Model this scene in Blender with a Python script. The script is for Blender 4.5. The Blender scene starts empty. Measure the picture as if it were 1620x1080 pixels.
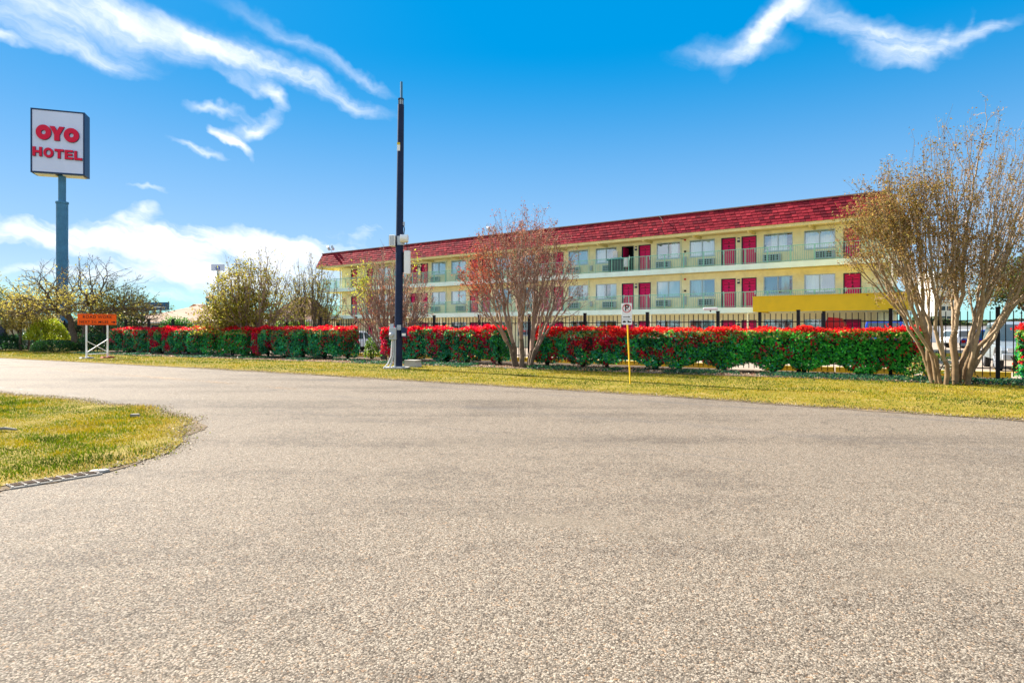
import bpy, bmesh, math, random
import numpy as np
from mathutils import Vector, Matrix, Euler

random.seed(7)
RNG = np.random.default_rng(11)
S = bpy.context.scene
COL = S.collection
R = math.radians

# ------------------------------------------------------------------ camera, sky, sun, exposure
EYE = 1.6
FPX = 1000.0            # focal length in photo pixels (photo is 1620 wide)
HOR = 520.0             # horizon row in the photo
cam_d = bpy.data.cameras.new("camera")
cam = bpy.data.objects.new("camera", cam_d); COL.objects.link(cam)
cam.location = (0, 0, EYE); cam.rotation_euler = (R(90), 0, 0)
cam_d.sensor_width = 36.0; cam_d.lens = 36.0 * FPX / 1620.0
cam_d.shift_y = -(540.0 - HOR) / 1620.0
cam_d.clip_start = 0.05; cam_d.clip_end = 3000
S.camera = cam

SUN_EL = 37.0
SUN_AZ = -51.0          # degrees clockwise from +Y (negative: towards -X)
SUN_STRENGTH = 5.0
SKY_STRENGTH = 0.13
EXPOSURE = 1.78

sun_d = bpy.data.lights.new("sun", 'SUN'); sun_d.energy = SUN_STRENGTH; sun_d.angle = R(0.53)
sun_d.color = (1.0, 0.93, 0.82)
sun = bpy.data.objects.new("sun", sun_d); COL.objects.link(sun)
_sd = Vector((math.sin(R(SUN_AZ)) * math.cos(R(SUN_EL)), math.cos(R(SUN_AZ)) * math.cos(R(SUN_EL)), math.sin(R(SUN_EL))))
sun.rotation_euler = _sd.to_track_quat('Z', 'Y').to_euler()
sun.location = (-30, 30, 40)

S.view_settings.view_transform = 'Standard'
S.view_settings.look = 'None'
S.view_settings.exposure = EXPOSURE
S.view_settings.gamma = 1.0
S.view_settings.use_curve_mapping = False

world = bpy.data.worlds.new("World"); S.world = world
world.use_nodes = True
WT = world.node_tree; WT.nodes.clear()


class NT:
    """tiny node-graph writer"""
    def __init__(s, tree): s.t = tree
    def n(s, typ, **kw):
        nd = s.t.nodes.new(typ)
        for k, v in kw.items():
            if hasattr(nd, k): setattr(nd, k, v)
        return nd
    def put(s, sock, v):
        if hasattr(v, 'is_linked') or isinstance(v, bpy.types.NodeSocket): s.t.links.new(v, sock)
        else:
            try: sock.default_value = v
            except Exception: sock.default_value = (v, v, v)
    def math(s, op, a, b=None, c=None, clamp=False):
        nd = s.n('ShaderNodeMath'); nd.operation = op; nd.use_clamp = clamp
        s.put(nd.inputs[0], a)
        if b is not None: s.put(nd.inputs[1], b)
        if c is not None: s.put(nd.inputs[2], c)
        return nd.outputs[0]
    def mix(s, f, a, b, blend='MIX'):
        nd = s.n('ShaderNodeMix'); nd.data_type = 'RGBA'; nd.blend_type = blend
        s.put(nd.inputs[0], f); s.put(nd.inputs[6], a); s.put(nd.inputs[7], b)
        return nd.outputs[2]
    def noise(s, vec, scale, detail=3.0, rough=0.55, dist=0.0):
        nd = s.n('ShaderNodeTexNoise'); s.put(nd.inputs['Vector'], vec)
        nd.inputs['Scale'].default_value = scale; nd.inputs['Detail'].default_value = detail
        nd.inputs['Roughness'].default_value = rough; nd.inputs['Distortion'].default_value = dist
        return nd
    def ramp(s, f, stops):
        nd = s.n('ShaderNodeValToRGB'); s.put(nd.inputs[0], f)
        cr = nd.color_ramp
        while len(cr.elements) < len(stops): cr.elements.new(0.5)
        for e, (p, c) in zip(cr.elements, stops):
            e.position = p; e.color = c if len(c) == 4 else (*c, 1)
        return nd.outputs[0]
    def mapping(s, vec, loc=(0, 0, 0), rot=(0, 0, 0), scale=(1, 1, 1), typ='POINT'):
        nd = s.n('ShaderNodeMapping'); nd.vector_type = typ; s.put(nd.inputs[0], vec)
        nd.inputs['Location'].default_value = loc; nd.inputs['Rotation'].default_value = rot; nd.inputs['Scale'].default_value = scale
        return nd.outputs[0]
    def smooth(s, v, a, b):
        nd = s.n('ShaderNodeMapRange'); nd.interpolation_type = 'SMOOTHSTEP'
        s.put(nd.inputs[0], v); nd.inputs[1].default_value = a; nd.inputs[2].default_value = b
        return nd.outputs[0]


def build_world():
    g = NT(WT)
    out = g.n('ShaderNodeOutputWorld'); bg = g.n('ShaderNodeBackground')
    WT.links.new(bg.outputs[0], out.inputs[0])
    sky = g.n('ShaderNodeTexSky'); sky.sky_type = 'NISHITA'; sky.sun_disc = False
    sky.sun_elevation = R(SUN_EL); sky.sun_rotation = R(SUN_AZ)
    sky.air_density = 1.0; sky.dust_density = 0.25; sky.ozone_density = 2.5
    # tone-compressed, saturated sky, the same rule over the whole dome
    hsv = g.n('ShaderNodeSeparateColor', mode='HSV'); g.put(hsv.inputs[0], sky.outputs[0])
    s2 = g.math('MULTIPLY', g.math('POWER', hsv.outputs[1], 0.27), 1.125, clamp=True)
    v2 = g.math('MULTIPLY', g.math('POWER', g.math('DIVIDE', hsv.outputs[2], 6.0), 0.16), 1.93)
    hs = g.n('ShaderNodeCombineColor', mode='HSV'); g.put(hs.inputs[0], g.math('MULTIPLY_ADD', hsv.outputs[0], 0.25, 0.4455)); g.put(hs.inputs[1], s2); g.put(hs.inputs[2], v2)
    geo = g.n('ShaderNodeTexCoord')
    sep = g.n('ShaderNodeSeparateXYZ'); g.put(sep.inputs[0], geo.outputs['Generated'])
    az = g.math('ARCTAN2', sep.outputs[0], sep.outputs[1])
    el = g.math('ARCSINE', sep.outputs[2])
    comb = g.n('ShaderNodeCombineXYZ'); g.put(comb.inputs[0], az); g.put(comb.inputs[1], el)
    P = comb.outputs[0]
    # wispy warp of the cloud map
    n1 = g.noise(geo.outputs['Generated'], 5.0, 5, 0.6)
    n2 = g.noise(geo.outputs['Generated'], 17.0, 4, 0.6)
    def warp(vec, nd, amp):
        sub = g.n('ShaderNodeVectorMath'); sub.operation = 'SUBTRACT'; g.put(sub.inputs[0], nd.outputs['Color']); sub.inputs[1].default_value = (.5, .5, .5)
        sc = g.n('ShaderNodeVectorMath'); sc.operation = 'SCALE'; g.put(sc.inputs[0], sub.outputs[0]); sc.inputs['Scale'].default_value = amp
        ad = g.n('ShaderNodeVectorMath'); ad.operation = 'ADD'; g.put(ad.inputs[0], vec); g.put(ad.inputs[1], sc.outputs[0])
        return ad.outputs[0]
    W = warp(warp(P, n1, 0.09), n2, 0.035)
    def ae(px, py):
        u = (px - 810) / FPX; v = (HOR - py) / FPX
        return math.atan(u), math.atan(v / math.sqrt(1 + u * u))
    # every cloud: (x, y) of its middle in the photo, half length, half width, slope, density
    blobs = [
        (90, 22, 190, 60, 8, .8), (150, 90, 120, 22, 12, .55), (300, 68, 210, 42, 18, .64), (440, 118, 190, 24, 25, .56), (545, 160, 120, 15, 24, .5),
        (480, 80, 170, 17, 32, .42), (570, 130, 90, 9, 34, .35), (8, 66, 50, 12, 12, .8),
        (330, 165, 62, 13, 6, .8), (436, 157, 40, 12, 42, .6), (392, 194, 66, 20, -14, .95), (362, 222, 60, 11, 38, .8),
        (300, 237, 110, 11, 13, .55), (395, 140, 70, 12, 20, .35), (215, 291, 60, 9, 10, .45), (325, 310, 110, 22, 12, .32),
        (110, 365, 300, 40, 4, 1.15), (330, 388, 250, 44, 6, 1.0), (500, 380, 170, 38, 8, .72), (420, 440, 220, 30, 4, .45), (215, 328, 44, 18, -8, .8),
        (592, 358, 50, 16, -28, .38), (60, 425, 380, 24, 2, .45), (320, 440, 380, 36, 3, .6), (200, 478, 500, 26, 0, .5),
        (1150, 84, 110, 23, -6, .5), (1190, 62, 95, 24, -52, .5), (1250, 18, 100, 22, -38, .7), (1300, 30, 90, 26, 22, .5),
        (1385, 58, 90, 24, 8, .45), (1455, 72, 130, 34, -6, .64), (1560, 52, 130, 16, -20, .52), (1500, 48, 40, 10, -70, .35), (1430, 100, 80, 20, 12, .45),
        (1540, 30, 30, 6, -75, .3), (730, 190, 90, 14, 25, .13),
    ]
    acc = None
    for (x, y, hl, hw, ang, s_) in blobs:
        c = ae(x, y); a = R(ang)
        e1 = ae(x + hl * math.cos(a), y + hl * math.sin(a)); e0 = ae(x - hl * math.cos(a), y - hl * math.sin(a))
        dx, dy = (e1[0] - e0[0]) / 2, (e1[1] - e0[1]) / 2
        L = math.hypot(dx, dy); wd = hw / hl * L
        m = g.mapping(W, (c[0], c[1], 0), (0, 0, math.atan2(dy, dx)), (L * 1.15, wd * 1.35, 1), 'TEXTURE')
        gr = g.n('ShaderNodeTexGradient'); gr.gradient_type = 'SPHERICAL'; g.put(gr.inputs[0], m)
        acc = g.math('MULTIPLY_ADD', gr.outputs['Fac'], s_ * 1.5, acc if acc is not None else 0.0)
    # unseen cirrus carrying the sky on, made denser to add fill on the facade
    far = g.noise(g.mapping(geo.outputs['Generated'], (3.1, 1.2, .4), (0.3, .2, .4), (1.3, 3.6, 5.0)), 1.6, 6, 0.62, 0.3)
    inview = g.math('LESS_THAN', sep.outputs[1], 0.72)
    rest = g.math('MULTIPLY', g.math('MULTIPLY', g.smooth(far.outputs['Fac'], .38, .60), 1.7), g.smooth(sep.outputs[1], .55, .25))
    acc = g.math('ADD', acc, rest)
    # fibres
    fib = g.noise(g.mapping(W, (0, 0, 0), (0, 0, R(-17)), (.5, .055, 1), 'TEXTURE'), 1.5, 8, 0.62, 0.35)
    clump = g.noise(W, 9.0, 6, 0.65)
    tex = g.math('MULTIPLY_ADD', g.math('SUBTRACT', fib.outputs['Fac'], .28), 2.3, g.math('MULTIPLY', clump.outputs['Fac'], 1.1))
    dens = g.math('MULTIPLY', acc, g.math('SUBTRACT', tex, 0.12))
    mask = g.smooth(dens, 0.0, 1.8)
    # thin whitening close to the horizon
    hz = g.smooth(el, 0.42, 0.0)
    mask = g.math('MAXIMUM', g.math('MULTIPLY', mask, 0.96), g.math('MULTIPLY', hz, 0.30))
    above = g.smooth(el, -0.03, 0.0)
    mask = g.math('MULTIPLY', mask, above)
    cloud = (3.0, 3.02, 3.08, 1.0)
    col = g.mix(mask, hs.outputs[0], cloud)
    g.put(bg.inputs[0], col)
    bg.inputs[1].default_value = SKY_STRENGTH

build_world()

# ------------------------------------------------------------------ helpers
def gx(px, Y): return (px - 810.0) / FPX * Y
def gz(py, Y): return EYE + (HOR - py) / FPX * Y
def gp(px, py):
    Y = EYE * FPX / (py - HOR); return (gx(px, Y), Y)


class MB:
    def __init__(s): s.v = []; s.f = []; s.m = []; s.c = None
    def add(s, vs, fs, mi=0):
        o = len(s.v); s.v.extend([tuple(p) for p in vs]); s.f.extend([tuple(i + o for i in f) for f in fs]); s.m.extend([mi] * len(fs)); return s
    def box(s, x0, y0, z0, x1, y1, z1, mi=0):
        v = [(x0, y0, z0), (x1, y0, z0), (x1, y1, z0), (x0, y1, z0), (x0, y0, z1), (x1, y0, z1), (x1, y1, z1), (x0, y1, z1)]
        return s.add(v, [(0, 3, 2, 1), (4, 5, 6, 7), (0, 1, 5, 4), (1, 2, 6, 5), (2, 3, 7, 6), (3, 0, 4, 7)], mi)
    def bar(s, a, b, w, h=None, mi=0):
        a = Vector(a); b = Vector(b); d = (b - a).normalized(); h = h or w
        up = Vector((0, 0, 1)) if abs(d.z) < .95 else Vector((1, 0, 0))
        x = d.cross(up).normalized(); y = x.cross(d).normalized()
        vs = [p + x * sx * w / 2 + y * sy * h / 2 for p in (a, b) for sx, sy in ((-1, -1), (1, -1), (1, 1), (-1, 1))]
        return s.add(vs, [(0, 1, 2, 3), (7, 6, 5, 4), (0, 4, 5, 1), (1, 5, 6, 2), (2, 6, 7, 3), (3, 7, 4, 0)], mi)
    def tube(s, pts, rs, n=6, cap=True, mi=0):
        pts = [Vector(p) for p in pts]; o = len(s.v)
        if not hasattr(rs, '__len__'): rs = [rs] * len(pts)
        d0 = (pts[1] - pts[0]).normalized()
        up = Vector((0, 0, 1)) if abs(d0.z) < .9 else Vector((1, 0, 0))
        x = d0.cross(up).normalized()
        for i, p in enumerate(pts):
            d = (pts[min(i + 1, len(pts) - 1)] - pts[max(i - 1, 0)]).normalized()
            x = (x - d * x.dot(d)).normalized(); y = d.cross(x)
            for k in range(n):
                a = 2 * math.pi * k / n
                s.v.append(tuple(p + (x * math.cos(a) + y * math.sin(a)) * rs[i]))
        for i in range(len(pts) - 1):
            for k in range(n):
                k2 = (k + 1) % n
                s.f.append((o + i * n + k, o + i * n + k2, o + (i + 1) * n + k2, o + (i + 1) * n + k)); s.m.append(mi)
        if cap:
            s.f.append(tuple(o + k for k in reversed(range(n)))); s.m.append(mi)
            s.f.append(tuple(o + (len(pts) - 1) * n + k for k in range(n))); s.m.append(mi)
        return s
    def prism(s, poly, axis, a, b, mi=0):
        """extrude a 2-D polygon along axis ('x','y','z') from a to b"""
        def P(p, t): return {'x': (t, p[0], p[1]), 'y': (p[0], t, p[1]), 'z': (p[0], p[1], t)}[axis]
        n = len(poly)
        vs = [P(p, a) for p in poly] + [P(p, b) for p in poly]
        fs = [tuple(range(n)), tuple(reversed(range(n, 2 * n)))] + [(i, i + n, (i + 1) % n + n, (i + 1) % n) for i in range(n)]
        return s.add(vs, fs, mi)
    def mesh(s, name, mats, smooth=False, fix=True):
        me = bpy.data.meshes.new(name); me.from_pydata(s.v, [], s.f)
        for m in (mats if isinstance(mats, (list, tuple)) else [mats]): me.materials.append(m)
        if any(s.m): me.polygons.foreach_set('material_index', s.m)
        if fix:
            b = bmesh.new(); b.from_mesh(me); bmesh.ops.recalc_face_normals(b, faces=b.faces); b.to_mesh(me); b.free()
        if smooth:
            for p in me.polygons: p.use_smooth = True
        if s.c is not None:
            a = me.color_attributes.new('Col', 'FLOAT_COLOR', 'POINT')
            a.data.foreach_set('color', np.asarray(s.c, dtype=np.float32).ravel())
        me.update(); return me


def link(name, me, parent=None, loc=(0, 0, 0), rot=(0, 0, 0), **props):
    o = bpy.data.objects.new(name, me); COL.objects.link(o)
    o.location = loc; o.rotation_euler = rot
    if parent is not None: o.parent = parent
    for k, v in props.items():
        if v is not None: o[k] = v
    return o
def part(name, mb, mats, parent, loc=(0, 0, 0), rot=(0, 0, 0), smooth=False, bevel=0, **props):
    me = mb.mesh(name, mats, smooth) if isinstance(mb, MB) else mb
    o = link(name, me, parent, loc, rot, **props)
    if bevel:
        b = o.modifiers.new('bevel', 'BEVEL'); b.width = bevel; b.segments = 2; b.limit_method = 'ANGLE'; b.angle_limit = R(40)
    return o
def thing(name, label, cat, loc=(0, 0, 0), rotz=0.0, group=None):
    o = bpy.data.objects.new(name, None); COL.objects.link(o); o.empty_display_size = .3
    o.location = loc; o.rotation_euler = (0, 0, rotz); o['label'] = label; o['category'] = cat
    if group: o['group'] = group
    return o
def struct(name, me, **kw): return link(name, me, kind='structure', **kw)
def dup(o, loc=None, rotz=None, label=None, parent=None):
    c = o.copy(); COL.objects.link(c)
    if parent is not None: c.parent = parent
    if loc is not None: c.location = loc
    if rotz is not None: c.rotation_euler = (0, 0, rotz)
    if label: c['label'] = label
    for ch in list(o.children): dup(ch, parent=c)
    return c


# ------------------------------------------------------------------ materials
def newmat(name):
    m = bpy.data.materials.new(name); m.use_nodes = True; m.node_tree.nodes.clear()
    g = NT(m.node_tree); out = g.n('ShaderNodeOutputMaterial'); bs = g.n('ShaderNodeBsdfPrincipled')
    m.node_tree.links.new(bs.outputs[0], out.inputs[0])
    return m, g, bs, out
def pmat(name, col, rough=.6, var=.15, scale=3.0, bump=0.0, bscale=60.0, metal=0.0, spec=.25, dirt=None, dirtamt=.3):
    m, g, bs, out = newmat(name)
    tc = g.n('ShaderNodeTexCoord'); P = tc.outputs['Object']
    n = g.noise(P, scale, 5, .6)
    lo = tuple(c * (1 - var) for c in col); hi = tuple(min(1, c * (1 + var)) for c in col)
    c = g.ramp(n.outputs['Fac'], [(.3, lo), (.7, hi)])
    if dirt:
        n3 = g.noise(P, scale * .35, 6, .7, .5)
        c = g.mix(g.math('MULTIPLY', g.smooth(n3.outputs['Fac'], .48, .75), dirtamt), c, (*dirt, 1))
    g.put(bs.inputs['Base Color'], c)
    n2 = g.noise(P, scale * 4, 3, .6)
    g.put(bs.inputs['Roughness'], g.math('MULTIPLY_ADD', n2.outputs['Fac'], .2, rough - .1))
    bs.inputs['Metallic'].default_value = metal; bs.inputs['Specular IOR Level'].default_value = spec
    if bump:
        b = g.n('ShaderNodeBump'); b.inputs['Strength'].default_value = bump; b.inputs['Distance'].default_value = .01
        g.put(b.inputs['Height'], g.noise(P, bscale, 4, .6).outputs['Fac']); g.put(bs.inputs['Normal'], b.outputs[0])
    return m
def leafmat(name, trans=.4, rough=.45, spec=.35):
    m, g, bs, out = newmat(name)
    at = g.n('ShaderNodeAttribute'); at.attribute_name = 'Col'
    g.put(bs.inputs['Base Color'], at.outputs['Color']); bs.inputs['Roughness'].default_value = rough
    bs.inputs['Specular IOR Level'].default_value = spec * .5
    tr = g.n('ShaderNodeBsdfTranslucent')
    hs = g.n('ShaderNodeHueSaturation'); g.put(hs.inputs['Color'], at.outputs['Color']); hs.inputs['Value'].default_value = 1.5
    g.put(tr.inputs[0], hs.outputs[0])
    mx = g.n('ShaderNodeMixShader'); mx.inputs[0].default_value = trans
    m.node_tree.links.new(bs.outputs[0], mx.inputs[1]); m.node_tree.links.new(tr.outputs[0], mx.inputs[2])
    m.node_tree.links.new(mx.outputs[0], out.inputs[0])
    return m
def attrmat(name, rough=.7, bump=.0, bscale=80):
    m, g, bs, out = newmat(name)
    at = g.n('ShaderNodeAttribute'); at.attribute_name = 'Col'
    tc = g.n('ShaderNodeTexCoord')
    n = g.noise(tc.outputs['Object'], 22, 4, .6)
    c = g.mix(1.0, at.outputs['Color'], g.ramp(n.outputs['Fac'], [(.3, (.75, .75, .75)), (.7, (1.15, 1.15, 1.15))]), 'MULTIPLY')
    g.put(bs.inputs['Base Color'], c); bs.inputs['Roughness'].default_value = rough; bs.inputs['Specular IOR Level'].default_value = .08
    if bump:
        b = g.n('ShaderNodeBump'); b.inputs['Strength'].default_value = bump; b.inputs['Distance'].default_value = .01
        g.put(b.inputs['Height'], g.noise(tc.outputs['Object'], bscale, 4, .6).outputs['Fac']); g.put(bs.inputs['Normal'], b.outputs[0])
    return m

LEAF = leafmat('leaf', .42)
DRYLEAF = leafmat('dry_leaf', .35, .6, .2)
GRASSB = leafmat('grass_blade', .25, .55, .2)
BARK_GREY = pmat('grey_brown_bark', (.135, .098, .068), .85, .35, 9, .5, 40)
BARK_TAN = pmat('smooth_tan_bark', (.19, .125, .065), .75, .4, 5, .4, 30, dirt=(.16, .12, .09), dirtamt=.6)
TWIG_TAN = pmat('pale_tan_twigs', (.29, .21, .13), .8, .3, 9)
TWIG_PINK = pmat('pinkish_tan_twigs', (.29, .19, .145), .8, .3, 9)
BARK_DARK = pmat('dark_bark', (.115, .09, .07), .9, .35, 9, .6, 40)
STEM_DARK = pmat('dark_hedge_stem', (.035, .027, .022), .9, .3, 9)
IRON = pmat('black_iron_paint', (.012, .013, .018), .45, .3, 6, 0, 0, .3)
STUCCO = pmat('cream_yellow_stucco', (.91, .90, .60), .85, .10, 1.6, .35, 70, dirt=(.56, .50, .28), dirtamt=.5)
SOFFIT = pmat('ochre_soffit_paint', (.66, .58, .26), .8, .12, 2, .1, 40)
MINT = pmat('pale_mint_paint', (.66, .82, .72), .6, .08, 1.4, .1, 30, dirt=(.42, .46, .38), dirtamt=.4)
RAILP = pmat('seafoam_rail_paint', (.22, .52, .40), .5, .12, 3)
DOORC = pmat('crimson_door_paint', (.74, .004, .14), .45, .1, 1.5)
DOORF = pmat('dark_slate_frame_paint', (.022, .045, .085), .5, .15, 3)
WHITE = pmat('white_paint', (.80, .80, .80), .5, .05, 2)
ALU = pmat('aluminium_frame', (.45, .55, .60), .4, .08, 3, metal=.5)
GREYM = pmat('grey_painted_metal', (.42, .46, .50), .45, .08, 4, metal=.3, dirt=(.3, .3, .3))
CURT = pmat('white_curtain_cloth', (.80, .82, .84), .9, .05, 4)
BLUEC = pmat('blue_lining_cloth', (.02, .28, .42), .8, .1, 1)
DARKROOM = pmat('dark_room', (.03, .035, .045), .9, .2, 2)
CONC = pmat('pale_concrete', (.42, .40, .36), .9, .12, 3, .3, 60)
YELLOWK = pmat('yellow_kerb_paint', (.66, .46, .03), .6, .15, 3, .2, 40, dirt=(.35, .3, .2))
OLIVE = pmat('mustard_fascia_paint', (.66, .43, .012), .6, .08, 1.2, dirt=(.3, .25, .04), dirtamt=.3)
TILEM = attrmat('red_shingle', .8, .4, 60)
POLEB = pmat('blue_black_pole_paint', (.008, .018, .055), .45, .25, 3, 0, 0, .2)
SIGNW = pmat('white_sign_face', (.58, .62, .82), .35, .05, .35)
SIGNRED = pmat('crimson_sign_letter', (.62, .003, .04), .4, .05, 3)
NAVY = pmat('navy_sign_edge', (.012, .03, .09), .4, .1, 3)
POLEBLUE = pmat('steel_blue_pole_paint', (.05, .17, .30), .45, .15, 2)
ORANGE = pmat('orange_sign_sheet', (.98, .115, .004), .4, .05, 2)
BLACKP = pmat('black_print', (.015, .012, .012), .5, .05, 5)
REDP = pmat('red_print', (.60, .01, .01), .5, .05, 5)
YPOST = pmat('yellow_post_paint', (.70, .44, .02), .5, .12, 5, dirt=(.35, .24, .06))
RUB = pmat('black_rubber', (.02, .02, .022), .8, .2, 12)
RIM = pmat('silver_rim', (.55, .57, .6), .3, .1, 5, metal=.8)
SUVP = pmat('silver_car_paint', (.42, .48, .52), .22, .05, 2, metal=.6)
WCAR = pmat('white_car_paint', (.75, .77, .8), .25, .04, 2)
BCAR = pmat('blue_car_paint', (.02, .06, .38), .25, .05, 2, metal=.2)
RCAR = pmat('red_car_paint', (.5, .01, .015), .3, .05, 2)
TAIL = pmat('red_lamp_lens', (.55, .005, .01), .2, .05, 3)
LAMPL = pmat('clear_lamp_lens', (.7, .72, .75), .15, .05, 3)
ROOFTAN = pmat('tan_shingle_roof', (.40, .27, .19), .9, .2, 2, .4, 25)
ROOFBRN = pmat('dark_brown_shingle_roof', (.14, .07, .05), .9, .25, 2, .4, 25)
TEALG = pmat('teal_glass', (.01, .16, .22), .15, .2, 1)
WALLT = pmat('pale_wall_paint', (.55, .52, .46), .85, .1, 1)
BLUEB = pmat('blue_billboard_sheet', (.015, .10, .24), .5, .3, .7)
TOWERW = pmat('pale_tower_concrete', (.62, .62, .6), .8, .06, .3)
DARKG = pmat('dark_tinted_glass', (.02, .045, .07), .12, .2, .6)


def glassmat():
    m, g, bs, out = newmat('window_glass')
    tr = g.n('ShaderNodeBsdfTransparent'); tr.inputs[0].default_value = (.62, .88, .97, 1)
    gl = g.n('ShaderNodeBsdfGlossy'); gl.inputs[0].default_value = (.9, .95, 1, 1); gl.inputs['Roughness'].default_value = .03
    tc = g.n('ShaderNodeTexCoord')
    b = g.n('ShaderNodeBump'); b.inputs['Strength'].default_value = .12; b.inputs['Distance'].default_value = .02
    g.put(b.inputs['Height'], g.noise(tc.outputs['Object'], 1.6, 2, .5).outputs['Fac']); g.put(gl.inputs['Normal'], b.outputs[0])
    mx = g.n('ShaderNodeMixShader'); mx.inputs[0].default_value = .32
    m.node_tree.links.new(tr.outputs[0], mx.inputs[1]); m.node_tree.links.new(gl.outputs[0], mx.inputs[2])
    m.node_tree.links.new(mx.outputs[0], out.inputs[0])
    return m
GLASS = glassmat()
CARGLASS = pmat('car_glass', (.04, .06, .07), .08, .1, 1, spec=.8)

ROAD_DIR = math.atan2(-.64, 1.0)     # the road runs along (1,-.64)

def roadmat():
    m, g, bs, out = newmat('chip_seal_asphalt')
    tc = g.n('ShaderNodeTexCoord'); P = tc.outputs['Object']
    vo = g.n('ShaderNodeTexVoronoi'); vo.inputs['Scale'].default_value = 105; g.put(vo.inputs['Vector'], P)
    vo2 = g.n('ShaderNodeTexVoronoi'); vo2.inputs['Scale'].default_value = 66; g.put(vo2.inputs['Vector'], g.mapping(P, (3, 5, 0)))
    sepc = g.n('ShaderNodeSeparateColor'); g.put(sepc.inputs[0], vo.outputs['Color'])
    stone = g.ramp(sepc.outputs[0], [(0, (.040, .031, .023)), (.25, (.094, .077, .060)), (.6, (.155, .130, .103)), (.86, (.26, .225, .185)), (1, (.155, .098, .06))])
    gap = g.smooth(vo.outputs['Distance'], .50, .92)
    stone = g.mix(g.math('MULTIPLY', gap, .75), stone, (.05, .041, .033, 1))
    sep2 = g.n('ShaderNodeSeparateColor'); g.put(sep2.inputs[0], vo2.outputs['Color'])
    odd = g.smooth(sep2.outputs[1], .90, .95)
    stone = g.mix(g.math('MULTIPLY', odd, .5), stone, g.ramp(sep2.outputs[0], [(.3, (.07, .055, .045)), (.6, (.40, .35, .28)), (.9, (.25, .15, .08))]))
    # wheel tracks and mottling running with the road, and patches worn smooth
    tr = g.mapping(P, (0, 0, 0), (0, 0, -ROAD_DIR), (.035, .75, 1))
    streak = g.noise(tr, 1.0, 5, .55)
    blot = g.noise(P, .42, 5, .6, .4)
    fine = g.noise(P, 5.0, 5, .7)
    k = g.math('MULTIPLY_ADD', streak.outputs['Fac'], .75, g.math('MULTIPLY_ADD', blot.outputs['Fac'], .55, g.math('MULTIPLY_ADD', fine.outputs['Fac'], .55, .06)))
    col = g.mix(1.0, stone, g.ramp(k, [(.66, (.60, .58, .57)), (.82, (.90, .885, .87)), (1.0, (1.28, 1.26, 1.22))]), 'MULTIPLY')
    smoothp = g.smooth(g.noise(g.mapping(P, (7, 2, 0), (0, 0, -ROAD_DIR), (.25, .8, 1)), 1.0, 5, .65, .8).outputs['Fac'], .56, .70)
    col = g.mix(g.math('MULTIPLY', smoothp, .5), col, (.155, .126, .094, 1))
    # tar joint lines and a few cracks
    ln = g.mapping(P, (0, 0, 0), (0, 0, -ROAD_DIR), (1, 1, 1))
    wob = g.noise(P, .5, 4, .6)
    sp = g.n('ShaderNodeSeparateXYZ'); g.put(sp.inputs[0], ln)
    yy = g.math('MULTIPLY_ADD', wob.outputs['Fac'], .35, sp.outputs[1])
    for y0, w_, s_ in ((13.6, .16, .5), (10.6, .35, .28), (8.2, .06, .35)):
        d = g.math('ABSOLUTE', g.math('SUBTRACT', yy, y0))
        br = g.smooth(g.noise(g.mapping(P, (y0, 0, 0)), .55, 3, .6).outputs['Fac'], .42, .56)
        col = g.mix(g.math('MULTIPLY', g.math('MULTIPLY', g.smooth(d, w_, w_ * .2), s_), br), col, (.10, .09, .085, 1))
    # long thin cracks
    ck = g.n('ShaderNodeTexVoronoi', feature='DISTANCE_TO_EDGE'); ck.inputs['Scale'].default_value = .36
    wv = g.noise(P, 1.3, 5, .65); ad = g.n('ShaderNodeVectorMath'); ad.operation = 'ADD'; g.put(ad.inputs[0], P); g.put(ad.inputs[1], wv.outputs['Color']); g.put(ck.inputs['Vector'], ad.outputs[0])
    ckm = g.math('MULTIPLY', g.smooth(ck.outputs['Distance'], .006, .001), g.smooth(g.noise(P, .22, 3, .5).outputs['Fac'], .50, .60))
    col = g.mix(g.math('MULTIPLY', ckm, .6), col, (.05, .042, .036, 1))
    # sparse dark oil specks
    sp2 = g.n('ShaderNodeTexVoronoi'); sp2.inputs['Scale'].default_value = 1.1; g.put(sp2.inputs['Vector'], g.mapping(P, (0, 0, 0), (0, 0, .3), (1, 1.6, 1)))
    col = g.mix(g.math('MULTIPLY', g.smooth(sp2.outputs['Distance'], .045, .02), .7), col, (.14, .11, .08, 1))
    g.put(bs.inputs['Base Color'], col)
    g.put(bs.inputs['Roughness'], g.math('MULTIPLY_ADD', fine.outputs['Fac'], .15, .72)); bs.inputs['Specular IOR Level'].default_value = .12
    h = g.math('MULTIPLY', g.math('SUBTRACT', 1.0, vo.outputs['Distance']), g.math('SUBTRACT', 1.0, g.math('MULTIPLY', smoothp, .7)))
    h = g.math('ADD', h, g.math('MULTIPLY', sepc.outputs[1], .5))
    b = g.n('ShaderNodeBump'); b.inputs['Strength'].default_value = .8; b.inputs['Distance'].default_value = .005
    g.put(b.inputs['Height'], h); g.put(bs.inputs['Normal'], b.outputs[0])
    return m

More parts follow.
